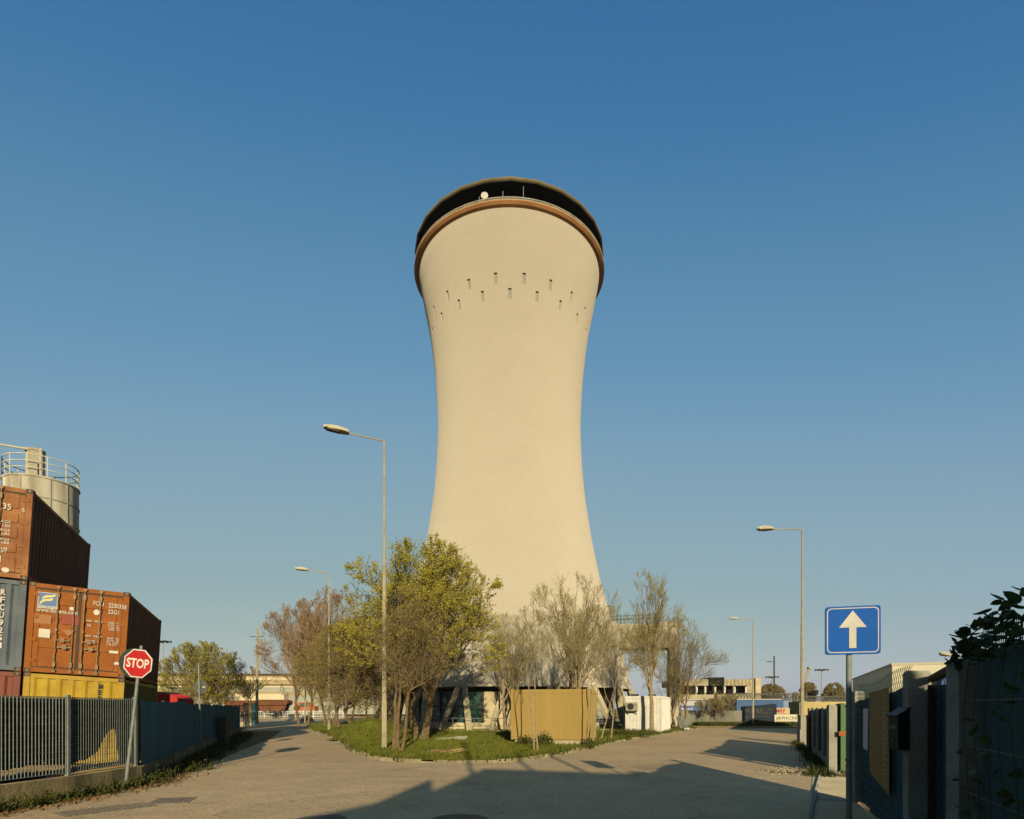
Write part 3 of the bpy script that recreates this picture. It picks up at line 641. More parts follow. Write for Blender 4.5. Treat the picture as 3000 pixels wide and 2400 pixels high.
# ------------------------------------------------------------------ LEFT FENCE
lf = thing('fence', 'galvanised bar fence on a stained concrete plinth, left in the foreground', 'fence', (0, 0, 0))
pl = MB()
def wall_strip(mb, pts, z0, z1, t):
    n = len(pts); Ls = []; Rs = []
    for i in range(n):
        d = (Vector(pts[min(i + 1, n - 1)]) - Vector(pts[max(i - 1, 0)])).normalized(); nr = Vector((d.y, -d.x)); p = Vector(pts[i])
        Rs.append(p + nr * t / 2); Ls.append(p - nr * t / 2)
    vs = []
    for a, b in zip(Ls, Rs): vs += [(a.x, a.y, z0), (b.x, b.y, z0), (b.x, b.y, z1), (a.x, a.y, z1)]
    fs = [(0, 1, 2, 3), tuple(4 * (n - 1) + k for k in (3, 2, 1, 0))]
    for i in range(n - 1):
        a = 4 * i; fs += [(a + 1, a + 5, a + 6, a + 2), (a + 2, a + 6, a + 7, a + 3), (a + 3, a + 7, a + 4, a), (a, a + 4, a + 5, a + 1)]
    mb.add(vs, fs)
wall_strip(pl, [(-8.83, 3), (-8.62, 9.5), (-8.40, 11.1), (-8.38, 13.1)], 0, .39, .26)
M['plinth'] = mat('stained_plinth', (.27, .22, .14), .95, (.10, .085, .055), 1.6, streak=(1.2, 1.2, .45), bump=.5, bscale=25, fine=.2)
pl.build('plinth', M['plinth'], lf)
barm = MB(); posts = [(-8.72, 6.0), (-8.62, 9.0), (-8.40, 11.1), (-8.38, 13.05)]
for i, (x, y) in enumerate(posts):
    MB().box(x - .035, x + .035, y - .035, y + .035, .39, 1.92).build('post', M['galv'], lf)
for (xa, ya), (xb, yb) in zip(posts, posts[1:]):
    L = yb - ya - .1; n = int(L / .068); p = MB()
    for k in range(n + 1):
        y = ya + .05 + L * k / n; x = xa + (xb - xa) * (y - ya) / (yb - ya); p.box(x - .0125, x + .0125, y - .0022, y + .0022, .46, 1.88)
    for z in [.46 + .1325 * j for j in range(11)] + [1.87]:
        p.beam((xa, ya + .04, z), (xb, yb - .04, z), .006, .006 if z < 1.86 and z > .47 else .02)
    p.build('bar_panel', M['galv'], lf)
# torn dark net hung behind the bars
def netx(y): return flx(y) - .06
nt_ = MB(); ys = [5.0 + i * .1 for i in range(81)]
def netbot(y):
    pts = [(a * KY + .63, b) for a, b in ((5, .50), (12.5, .62), (13.2, .68), (14.0, .60), (14.6, .66), (15.0, .82), (15.25, 1.10), (15.35, 1.12), (15.55, 1.24), (15.75, 1.24), (15.80, .5), (16.4, .48))]
    for (a, za), (b, zb) in zip(pts, pts[1:]):
        if y <= b: return za + (zb - za) * (y - a) / (b - a) + .015 * math.sin(y * 40)
    return .5
random.seed(11); top = []; bot = []
for y in ys:
    x = netx(y) + .015 * math.sin(y * 7); top.append((x, y, 1.85)); bot.append((x, y, netbot(y)))
nn = len(ys); nt_.add(top + bot, [(i, i + 1, i + 1 + nn, i + nn) for i in range(nn - 1)]); nt_.build('torn_net', M['net_dark'], lf)
# second run with the teal privacy mesh
lf2 = thing('fence', 'teal mesh covered fence running back along the left road', 'fence')
pl = MB(); wall_strip(pl, [(-8.40, 13.14), (-11.1, 20.2), (-16.2, 33.6), (-19.0, 40.96)], 0, .38, .26); pl.build('plinth', M['plinth'], lf2)
yy = 13.18; tp = []; bt = []; k = 0; vs = []; cols_ = []
while yy < 40.9:
    wav = .035 * math.sin(yy * 2.1) + .02 * math.sin(yy * 5.3 + 1)
    x = flx(yy) + .05 + wav
    sag = .04 * abs(math.sin((yy - 12.47) * math.pi / 3.1)) + .02 * math.sin(yy * 1.3)
    if 15.91 < yy < 19.35: sag -= .02
    for j in range(7):
        z = .38 + (1.87 - sag - .38) * j / 6; vs.append((x + .012 * math.sin(yy * 9 + j * 2), yy, z))
    k += 1; yy += .12
fs = [(i * 7 + j, (i + 1) * 7 + j, (i + 1) * 7 + j + 1, i * 7 + j + 1) for i in range(k - 1) for j in range(6)]
sc2 = MB(); sc2.add(vs, fs); sc2.build('privacy_screen', M['net_teal'], lf2, smooth=True)
ps = MB(); yv = 13.25
while yv < 40.9:
    ps = MB(); ps.box(flx(yv) - .04, flx(yv) + .02, yv - .03, yv + .03, .38, 1.88); ps.build('post', M['galv'] if yv < 13.9 else M['sign_back'], lf2); yv += 2.75
wr = MB()
for z in [.6 + .2 * i for i in range(7)]: wr.tube([(flx(y) + .095 + .035 * math.sin(y * 2.1), y, z) for y in [13.3 + i * 0.64 for i in range(42)]], .004, 4)
wr.build('mesh_wire', M['sign_back'], lf2)
cb = MB(); p = gnd(648, 2182, 0); cb.box(p.x - .3, p.x + .3, p.y - .2, p.y + .2, 0, 1.25); cb.box(p.x - .33, p.x + .33, p.y - .23, p.y + .23, 1.253, 1.3)
cb.build('utility_cabinet', M['sign_back'], label='narrow grey utility cabinet against the far end of the teal fence', cat='cabinet')

# gravel behind the near fence
gv = MB(); nx, ny = 14, 40
for j in range(ny + 1):
    for i in range(nx + 1):
        y = 4.3 + 9.9 * j / ny; x = flx(y) - .14 - 3.2 * i / nx; t = i / nx
        gv.v.append((x, y, .02 + .48 * (1 - t) ** 1.2 + .05 * mnoise.noise((x * 2, y * 2, 0))))
for j in range(ny):
    for i in range(nx): a = j * (nx + 1) + i; gv.f.append((a, a + nx + 1, a + nx + 2, a + 1))
gv.build('gravel_bank', M['gravel'], kind='stuff', label='pale gravel banked behind the plinth of the bar fence', cat='gravel')
def stones(name, pts, smin, smax, m, seed=2, **kw):
    r = np.random.default_rng(seed); V = []; Fc = []
    octv = np.array([(1, 0, 0), (0, 1, 0), (-1, 0, 0), (0, -1, 0), (0, 0, 1), (0, 0, -1)], dtype=float); of = np.array([(0, 1, 4), (1, 2, 4), (2, 3, 4), (3, 0, 4), (1, 0, 5), (2, 1, 5), (3, 2, 5), (0, 3, 5)])
    for i, p in enumerate(pts):
        s = r.uniform(smin, smax); v = octv * (s * r.uniform(.6, 1.2, (6, 1))) * np.array([1, .8, .6]); a = r.uniform(0, 6.28); c, d = math.cos(a), math.sin(a)
        v = np.stack([v[:, 0] * c - v[:, 1] * d, v[:, 0] * d + v[:, 1] * c, v[:, 2]], 1) + np.array(p); V.append(v); Fc.append(of + 6 * i)
    return np_mesh(name, np.concatenate(V), np.concatenate(Fc), m, None, **kw)
random.seed(5); gpts = []
for _ in range(5200):
    y = random.uniform(6.88, 13.42); t = random.random(); x = flx(y) - .15 - 3 * t; gpts.append((x, y, .03 + .48 * (1 - t) ** 1.2 + .05 * mnoise.noise((x * 2, y * 2, 0))))
stones('gravel_stones', gpts, .02, .05, M['gravel'], kind='stuff', label='loose pale stones on the gravel bank behind the bar fence', cat='gravel')
# weeds and leaf litter along the left plinth
random.seed(21); wp = []; lit = []; gb = []
yy = 8.43
while yy < 38.27:
    for _ in range(int(3 if yy < 13.76 else 3)):
        if mnoise.noise((yy * .9, 0, 4)) < -.35 and yy < 13.76: continue
        cx = flx(yy) + .25 + random.uniform(0, .45 + (.5 if yy > 15.05 else 0)); cy = yy + random.uniform(-.2, .2); hh = random.uniform(.08, .3)
        wp.append(bush_points(cx, cy, .01, .18, .18, hh, 70, random.randint(0, 9999)))
    for _ in range(26): gb.append((flx(yy) + .15 + abs(random.gauss(0, .5 if yy > 15.05 else .3)), yy + random.uniform(-.3, .3), 0.004))
    for _ in range(40): lit.append((flx(yy) + .2 + abs(random.gauss(.25, .3)), yy + random.uniform(-.3, .3), .02))
    yy += .34
leaf_cloud('fence_weeds', np.concatenate(wp[::2]), .03, M['weed'], seed=4, kind='stuff', label='leafy weeds growing along the foot of the left plinth', cat='weeds')
blades('verge_grass', gb, .08, .28, .02, M['weed'], lean=.9, seed=9, kind='stuff', label='rough verge grass along the left fence', cat='grass')
M['litter'] = mat('dry_leaf', (.22, .13, .06), .9, (.12, .07, .035), 6)
leaf_cloud('leaf_litter', [p for p in lit if p[1] < 15.14], .045, M['litter'], seed=6, kind='stuff', label='dry brown leaf litter at the road edge under the bar fence', cat='leaf litter')
vg = MB(); vpts = [(flx(y) + .1, y) for y in [q * KY for q in (4, 10, 14, 16.4, 20, 25, 30, 36, 42, 50, 60)]]; vpr = [(flx(y) + wd, y) for y, wd in [(a * KY, b) for a, b in ((4, .5), (10, .8), (14, .7), (16.4, .6), (20, .8), (25, 1.1), (30, 1.5), (36, 1.9), (42, 2.3), (50, 2.6), (60, 3))]]
vg.add([(x, y, .008) for x, y in vpts] + [(x + .06 * math.sin(y * 3), y, .008) for x, y in vpr], [(i, i + 11, i + 12, i + 1) for i in range(10)]); struct('verge', vg, M['soil'])

# ------------------------------------------------------------------ SIGNS
def sign_post(t, h, r, m=M['galv']):
    MB().tube([(0, 0, -.02), (0, 0, h)], r, 14).build('post', m, t); MB().tube([(0, 0, h), (0, 0, h + .02)], [r * 1.08, r * .7], 14).build('post_cap', m, t)
pb = Vector((-8.10, 12.3, 0)); ph = at(408, 1950, 12.3)
tl = math.atan2(ph.x - pb.x, ph.z)
st_ = thing('stop_sign', 'red octagonal stop sign on a leaning post by the bar fence', 'road sign', (pb.x, pb.y, 0), (0, tl, 0))
sign_post(st_, 2.98, .032)
oct_ = lambda r, y0, y1, nm, m: MB().prism([(r * math.cos(R(22.5 + 45 * k)), 2.62 + r * math.sin(R(22.5 + 45 * k))) for k in range(8)], y0, y1, lambda a, b, d: (a, d, b)).build(nm, m, st_)
plate = oct_(.318, -.052, -.036, 'sign_plate', M['sign_white']); oct_(.292, -.055, -.0525, 'sign_face', M['red_sign'])
MB().text('STOP', .47, .20, lambda a, b: (a, -.058, 2.525 + b), weight=.03).build('lettering', M['sign_white'], st_)
MB().prism([(-.15 + .31 * math.cos(k * .2618), 2.62 + .31 * math.sin(k * .2618)) for k in range(24)], .036, .048, lambda a, b, d: (a, d, b)).build('round_plate', mat('dark_sign_back', (.03, .045, .045), .6), st_)
MB().box(-.06, .06, -.036, .04, 2.42, 2.46).box(-.06, .06, -.036, .04, 2.78, 2.82).build('clamp', M['galv'], st_)
pb = Vector((-11.13, 21.0, 0))
rs = thing('round_sign', 'grey back of a round sign on a thin post beside the teal fence', 'road sign', pb, (0, R(-1.4), 0))
sign_post(rs, 3.28, .03)
MB().prism([(.02 + .26 * math.cos(k * .2618), 2.45 + .26 * math.sin(k * .2618)) for k in range(24)], .036, .046, lambda a, b, d: (a, d, b)).build('sign_plate', M['sign_back'], rs)
MB().box(-.07, .07, -.034, .034, 2.30, 2.33).box(-.07, .07, -.034, .034, 2.56, 2.59).build('clamp', M['galv'], rs)
MB().box(.10, .2, .032, .0355, 2.42, 2.46).build('sticker', M['whiteletter'], rs)
# blue one-way sign
px_ = (2487 - HU) / F * 6.45
bs = thing('one_way_sign', 'blue rectangular sign with a white upward arrow on a grey post', 'road sign', (px_, 6.45, 0), 0)
sign_post(bs, EYE + (HV - 1840) / F * 6.45, .029)
zc = EYE + (HV - 1846) / F * 6.38; yaw = Matrix.Translation((.01, -.05, zc)) @ Matrix.Rotation(R(-16), 4, 'Z')
def rrect(w_, h_, r, n=5):
    out = []
    for cx, cy, a0 in ((w_ / 2 - r, h_ / 2 - r, 0), (-w_ / 2 + r, h_ / 2 - r, 90), (-w_ / 2 + r, -h_ / 2 + r, 180), (w_ / 2 - r, -h_ / 2 + r, 270)):
        for k in range(n + 1): a = R(a0 + 90 * k / n); out.append((cx + r * math.cos(a), cy + r * math.sin(a)))
    return out
SW, SH = .54, .525
yfn = lambda a, b, d: yaw @ Vector((a, d, b))
pln = MB().prism(rrect(SW, SH, .03), -.008, .012, yfn).build('sign_plate', M['sign_blue'], bs)
def frame_ring(w_, h_, r, t, y):
    o_ = rrect(w_, h_, r); i_ = rrect(w_ - 2 * t, h_ - 2 * t, r - t * .6); n = len(o_); mb = MB(); mb.add([yfn(a, b, y) for a, b in o_] + [yfn(a, b, y) for a, b in i_], [(k, (k + 1) % n, (k + 1) % n + n, k + n) for k in range(n)]); return mb
frame_ring(SW - .035, SH - .035, .045, .010, -.011).build('border', M['sign_white'], bs)
MB().prism([(-.035, -.195), (.035, -.195), (.035, .03), (.135, .03), (0, .215), (-.135, .03), (-.035, .03)], -.013, -.0115, yfn).build('arrow', M['sign_white'], bs)

# ------------------------------------------------------------------ STREET LAMPS
def lamp(u, vfoot, vtop, z0, Y, label, arm=1.5, headlen=.9, sgn=-1, yaw_=0, group='street lamps along the two roads', rise=.12, lean=0.0):
    x = (u - HU) / F * Y; top = EYE + (HV - vtop) / F * Y
    t = thing('street_lamp', label, 'street lamp', (x, Y, z0), (0, lean, yaw_), group); h = top - z0
    MB().tube([(0, 0, 0), (0, 0, 1.8), (0, 0, 1.83), (0, 0, h * .55), (0, 0, h * .56), (0, 0, h)], [.098, .092, .085, .066, .055, .036], 14).build('pole', M['lamp_pole'], t)
    MB().box(-.05, .05, -.102, -.085, .9, 1.25).build('hatch', M['lamp_pole'], t)
    MB().tube([(0, 0, h - .05), (sgn * .05, 0, h), (sgn * arm, 0, h + rise * arm)], [.035, .032, .028], 8).build('arm', M['lamp_pole'], t)
    a = Vector((sgn * (arm - .05), 0, h + rise * arm)); b = Vector((sgn * (arm + headlen), 0, h + rise * (arm + headlen) * 1.1)); n = 9; sec = []
    hd = MB()
    for i in range(n):
        q = i / (n - 1); c = a.lerp(b, q); wv_ = .07 + .10 * math.sin(math.pi * min(1, q * 1.25 + .08)) ** .6 if q < .8 else .17 - .10 * ((q - .8) / .2) ** 2
        hv = .05 + .08 * math.sin(math.pi * (.12 + q * .8)); sec.append((c, wv_ * 1.2, hv * 1.45))
    for c, wv_, hv in sec:
        for ay, az in ((-1, 0), (-.8, .6), (0, 1), (.8, .6), (1, 0), (.9, -.12), (-.9, -.12)): hd.v.append((c.x, c.y + ay * wv_, c.z + az * hv))
    for i in range(n - 1):
        for k in range(7): p = i * 7 + k; q = i * 7 + (k + 1) % 7; hd.f.append((p, q, q + 7, p + 7))
    hd.f.append(tuple(range(7))); hd.f.append(tuple((n - 1) * 7 + k for k in range(7)))
    hd.build('lamp_head', M['lamp_head'], t, smooth=False)
    g_ = MB(); c0 = sec[3]; c1 = sec[7]; g_.add([(c0[0].x, -.13, c0[0].z - .02), (c0[0].x, .13, c0[0].z - .02), (c1[0].x, .13, c1[0].z - .02), (c1[0].x, -.13, c1[0].z - .02), (c0[0].x, -.10, c0[0].z - .07), (c0[0].x, .10, c0[0].z - .07), (c1[0].x, .10, c1[0].z - .06), (c1[0].x, -.10, c1[0].z - .06)], [(0, 1, 5, 4), (1, 2, 6, 5), (2, 3, 7, 6), (3, 0, 4, 7), (4, 5, 6, 7)]); g_.build('lamp_glass', M['lamp_glass'], t)
    return t
lamp(1126, 2196, 1292, .1, 22.27, 'tallest street lamp, in front of the leafy tree on the island', 1.35, .85, yaw_=R(15), lean=0, rise=.10)
lamp(964, 2140, 1678, .1, 42.43, 'second street lamp on the left, rising before the pinkish trees', 1.5, .85, yaw_=R(10), rise=.07)
lamp(893, 2119, 1845, .1, 66.68, 'farthest left street lamp, leaning, half hidden by budding trees', 1.0, .9, yaw_=R(15), lean=R(1.2))
lamp(2350, 2176, 1551, 0, 28.79, 'tall street lamp behind the right fence near the banner wall', 1.4, .72, yaw_=R(-8), rise=.04)
lamp(2206, 2126, 1814, 0, 58.72, 'distant street lamp before the dark blue painted wall', 1.5, .8, yaw_=R(-5), rise=.03)
lamp(2905, 2100, 1938, 0, 31.82, 'street lamp whose arm shows over the green fence panels', 2.3, .5, yaw_=0, rise=.13)
# tall pole with a short cross bar on the left, and far masts
Yp = 62.87; x = (753 - HU) / F * Yp; h = EYE + (HV - 1842) / F * Yp
t = thing('utility_pole', 'plain tall pole with a short cross bar beside the left road gate', 'pole', (x, Yp, 0))
MB().tube([(0, 0, 0), (0, 0, h)], [.16, .11], 10).build('pole', M['lamp_pole'], t); MB().beam((-.75, 0, h - .85), (.75, 0, h - .85), .08, .06).build('cross_bar', M['steel_dark'], t)
MB().prism([(-1.1, 0), (.15, 0), (-.1, 1.4)], -.15, .15, lambda a, b, d: (a, d, b)).build('foot_brace', M['concrete'], t)
def mast(u, vtop, Y, label, w_=3.4):
    x = (u - HU) / F * Y; h = EYE + (HV - vtop) / F * Y
    t = thing('floodlight_mast', label, 'floodlight mast', (x, Y, 0), 0, 'floodlight masts in the yards'); s = Y / 200
    MB().tube([(0, 0, 0), (0, 0, h)], [.26 * s, .15 * s], 8).build('mast_pole', M['lamp_pole'], t)
    MB().lathe([(.3 * s, h - .5 * s), (w_ / 2 * s, h - .25 * s), (w_ / 2 * s, h - .1 * s), (.2 * s, h)], 10).build('ring_platform', M['steel_dark'], t)
    for k in range(8):
        a = k * math.pi / 4; m = MB(); m.box(-.35 * s, .35 * s, -w_ / 2 * s - .35 * s, -w_ / 2 * s, h - .45 * s, h, Matrix.Rotation(a, 4, 'Z')); m.build('floodlight', M['steel_dark'], t)
mast(478, 1878, 151.36, 'floodlight mast rising behind the leafy tree on the left', 4.6)
mast(2407, 1961, 196.94, 'floodlight mast right of the tall right hand lamp', 3.6)
mast(2262, 1982, 249.4, 'small far floodlight mast just left of the slim pole on the right', 3.6)
Yp = 83.42; x = (2268 - HU) / F * Yp; h = EYE + (HV - 1922) / F * Yp
t = thing('utility_pole', 'slim pole with one short arm standing before the lattice gantry', 'pole', (x, Yp, 0)); MB().tube([(0, 0, 0), (0, 0, h)], [.14, .10], 8).build('pole', M['steel_dark'], t); MB().beam((-.6 * 1, 0, h - .8), (0, 0, h - .8), .07, .07).build('arm', M['steel_dark'], t)
MB().box(-.95, -.5, -.15, .15, h - .86, h - .76).build('lamp_head', M['steel_dark'], t)

# ------------------------------------------------------------------ YELLOW CABIN, WHITE CABIN
c0 = Vector((3.36, 25.28, 0)); ang = R(-13)
yc2 = thing('site_cabin', 'blank mustard yellow cabin on the grass in front of the tower', 'cabin', (c0.x, c0.y, .10), ang)
Wd, Dp, Hh = 3.48, 3.0, 2.42
mb = MB(); mb.box(-Wd, 0, 0, Dp, .22, Hh - .17); mb.build('wall', M['mustard'], yc2)
MB().box(-Wd - .02, .02, -.02, Dp + .02, Hh - .17, Hh).build('roof_band', M['mustard'], yc2)
for xx in (-Wd - .01, -.06): MB().box(xx, xx + .07, -.012, .05, .20, Hh - .171).build('corner_trim', M['mustard'], yc2)
MB().box(-Wd + .15, -.15, .12, Dp - .1, -.1, .22).build('base', M['concrete'], yc2)
cw = Vector((9.92, 38.79, .1))
wc = thing('portable_cabin', 'white ribbed portable cabin behind a young tree right of the tower', 'cabin', cw, R(-21))
Wd, Dp, Hh = 2.43, 5.2, 2.42
mb = MB(); corr_x(-Wd + .1, -.1, .15, Hh - .15, .03, .22, .018, mb, 1); corr_y(.1, Dp - .1, .15, Hh - .15, -.03, .22, .018, mb, -1); corr_y(.1, Dp - .1, .15, Hh - .15, -Wd + .03, .22, .018, mb, 1); corr_x(-Wd + .1, -.1, .15, Hh - .15, Dp - .03, .22, .018, mb, -1)
mb.build('wall', M['white'], wc)
fr = MB()
for xx in (-Wd, -.12):
    for y_ in (0, Dp - .12): fr.box(xx, xx + .12, y_, y_ + .12, 0, Hh)
for z_ in (0, Hh - .15):
    fr.box(-Wd + .121, -.121, .003, .11, z_ + .002, z_ + .148); fr.box(-Wd + .121, -.121, Dp - .11, Dp - .003, z_ + .002, z_ + .148); fr.box(-.11, -.003, .121, Dp - .121, z_ + .002, z_ + .148); fr.box(-Wd + .003, -Wd + .11, .121, Dp - .121, z_ + .002, z_ + .148)
fr.build('frame', M['white'], wc); MB().box(-Wd + .05, -.05, .05, Dp - .05, Hh - .06, Hh + .01).build('roof', M['white'], wc)
ac = MB(); ac.box(-Wd + .1, -Wd + .85, -.42, -.003, 1.45, 2.0); aco = ac.build('air_conditioner', M['cabinet'], wc)
MB().tube([(-Wd + .42, -.43, 1.73), (-Wd + .42, -.422, 1.73)], .22, 20).build('fan_grille', M['black_box'], aco)
MB().tube([(-Wd + .74, -.43, 1.86), (-Wd + .74, -.422, 1.86)], .05, 10).build('badge', M['orange_box'], aco)
MB().beam((-Wd + .2, -.3, 1.35), (-Wd + .2, 0, 1.2), .04, .04).beam((-Wd + .75, -.3, 1.35), (-Wd + .75, 0, 1.2), .04, .04).box(-Wd + .15, -Wd + .8, -.4, 0, 1.38, 1.44).build('bracket', M['steel_dark'], aco)
MB().box(-1.05, -.45, -.004, .0, 1.62, 1.80).build('label_plate', M['whiteletter'], wc)
sk = MB(); sk.box(-Wd + .3, -Wd + .75, .3, .9, Hh + .012, Hh + .16); sk.box(-.95, -.5, .3, .9, Hh + .012, Hh + .14); sk.build('roof_vent', M['steel_dark'], wc)
# crowd barrier leaning on the right hand trunk
bq = Vector((13.35, 45.2, .05))
cbar = thing('crowd_barrier', 'grey crowd barrier lying tilted by the bushy tree right of the white cabin', 'barrier', bq, (R(-24), 0, R(58)))
m = MB(); m.tube([(-.9, 0, .1), (-.9, 0, 1.0), (-.8, 0, 1.1), (.8, 0, 1.1), (.9, 0, 1.0), (.9, 0, .1), (-.9, 0, .1)], .025, 6); m.build('frame', M['galv'], cbar)
m = MB()
for i in range(14): x_ = -.78 + i * .12; m.tube([(x_, 0, .1), (x_, 0, 1.1)], .012, 5)
m.build('bars', M['galv'], cbar); MB().box(-.85, .2, -.3, .3, -.02, .06).build('foot', M['white'], cbar)
# debris on the lawn
pal = thing('pallet', 'broken wooden pallet boards lying on the grass near the kerb', 'pallet', gnd(1322, 2207, .12), (0, R(-6), R(35)))
for i, (a, b_) in enumerate(((-.35, .0), (-.1, .03), (.18, .0))): MB().box(-.45, .45, a - .05, a + .05, .06 + b_, .09 + b_).build('board', M['wood'], pal)
MB().box(-.5, -.42, -.4, .3, 0, .055).box(.36, .44, -.4, .3, 0, .055).build('bearer', M['wood'], pal)
lg = MB(); p = gnd(1288, 2211, .1); lg.tube([p + Vector((-.5, 0, .05)), p + Vector((-.1, .1, .12)), p + Vector((.4, .2, .08))], [.05, .07, .04], 7); lg.build('log', M['bark'], label='dark broken branch beside the pallet boards on the grass', cat='log')
sk_ = MB(); p = gnd(1323, 2168, .12); random.seed(4)
for i in range(9):
    for j in range(6):
        q = Vector((p.x - .75 + i * .19, p.y - .3 + j * .12, .1 + .22 * max(0, math.sin(math.pi * j / 5)) * (.35 + .65 * (i / 8) ** 1.5) + random.uniform(0, .05))); sk_.v.append(tuple(q))
for i in range(8):
    for j in range(5): a = i * 6 + j; sk_.f.append((a, a + 6, a + 7, a + 1))
sk_.build('plastic_sack', M['cabinet'], label='crumpled grey plastic sheet lying on the lawn under the tree', cat='plastic sheet')
# soil mound left
def mound(name, cx, cy, rx, ry, h, m, label, cat, seed):
    mb = MB(); n = 26
    for j in range(n + 1):
        for i in range(n + 1):
            a = -1 + 2 * i / n; b_ = -1 + 2 * j / n; d_ = math.sqrt(a * a + b_ * b_); z = max(0, 1 - d_ * d_) ** .8 * h * (1 + .35 * mnoise.noise((a * 3, b_ * 3, seed))) + .03 * mnoise.noise((a * 9, b_ * 9, seed))
            mb.v.append((cx + a * rx, cy + b_ * ry, .09 + z))
    for j in range(n):
        for i in range(n): a = j * (n + 1) + i; mb.f.append((a, a + 1, a + n + 2, a + n + 1))
    return mb.build(name, m, smooth=True, label=label, cat=cat)
mound('soil_mound', -7.7, 31.82, 1.9, 1.89, .95, M['lawn'], 'grassy mound of earth left of the leafy tree', 'mound', 3)
mp = []
for _ in range(3500):
    a = random.uniform(-1, 1); b_ = random.uniform(-1, 1); d_ = a * a + b_ * b_
    if d_ < 1: mp.append((-7.7 + a * 1.9, 31.82 + b_ * 1.89, .09 + (1 - d_) ** .8 * .9))
blades('mound_grass', mp, .08, .25, .04, M['grass'], seed=8, kind='stuff', label='grass tufts covering the earth mound', cat='grass')
stones('mound_rubble', [(-7.9 + random.gauss(0, .6), 30.44 + random.gauss(0, .4), .25 + random.uniform(-.1, .2)) for _ in range(60)], .03, .09, M['soil'], kind='stuff', label='broken rubble at the foot of the grassy mound', cat='rubble')

# ------------------------------------------------------------------ TREES
def perp(d):
    x = d.cross(Vector((0, 0, 1)));
    if x.length < 1e-3: x = Vector((1, 0, 0))
    return x.normalized()
class Tree:
    def __init__(s, seed): s.r = random.Random(seed); s.big = []; s.small = []; s.leaf = []; s.env = None
    def curve(s, p, d, L, r0, r1, n, wig, upk):
        pts = [(Vector(p), r0)]; q = Vector(p); d = Vector(d).normalized()
        for i in range(n):
            d = (d + Vector((s.r.gauss(0, wig), s.r.gauss(0, wig), s.r.gauss(0, wig) + upk))).normalized()
            q = q + d * (L / n); pts.append((q.copy(), r0 + (r1 - r0) * (i + 1) / n))
        return pts, d
    def clip(s, p):
        c, rr = s.env; q = p - c; k = math.sqrt((q.x / rr.x) ** 2 + (q.y / rr.y) ** 2 + (q.z / rr.z) ** 2); return k
    def sub(s, pts, n, Lf, rf, lev, maxlev, spread, up, t0=.25, leafp=0.0, leafn=0, wig=.1):
        N = len(pts) - 1
        for i in range(n):
            t = t0 + (1 - t0) * (i + s.r.random()) / n; k = min(N - 1, int(t * N)); f = t * N - k
            p = pts[k][0].lerp(pts[k + 1][0], f); rad = pts[k][1] + (pts[k + 1][1] - pts[k][1]) * f
            d = (pts[k + 1][0] - pts[k][0]).normalized(); a = s.r.uniform(0, 2 * math.pi); x = perp(d); y = d.cross(x)
            sp = spread * s.r.uniform(.6, 1.3); nd = (d + (x * math.cos(a) + y * math.sin(a)) * sp + Vector((0, 0, up))).normalized()
            L = Lf * s.r.uniform(.55, 1.2) * (1.15 - .5 * t)
            for _ in range(4):
                if s.clip(p + nd * L) > 1.02 + s.r.random() * .12: L *= .7
            if L < .08: continue
            r0 = min(rad * .75, rf) ; sg = 4 if lev < 3 else 3
            q, _ = s.curve(p, nd, L, r0, r0 * .35, sg, wig, .05)
            (s.big if lev <= 1 else s.small).append(q)
            if leafp and lev >= 2:
                kk = s.clip(q[-1][0])
                if s.r.random() < leafp * min(1.15, .15 + kk * kk * 1.1) * (.7 + .5 * (q[-1][0].z - s.env[0].z) / s.env[1].z):
                    for _ in range(leafn):
                        u = s.r.uniform(.2, 1) * (len(q) - 1); j = min(len(q) - 2, int(u)); c = q[j][0].lerp(q[j + 1][0], u - j); s.leaf.append((c.x + s.r.gauss(0, .035), c.y + s.r.gauss(0, .035), c.z + s.r.gauss(0, .035)))
            if lev < maxlev: s.sub(q, max(2, int(s.ns[lev])), Lf * s.lf[lev], r0 * .6, lev + 1, maxlev, spread, up * .8, .15, leafp, leafn, wig)
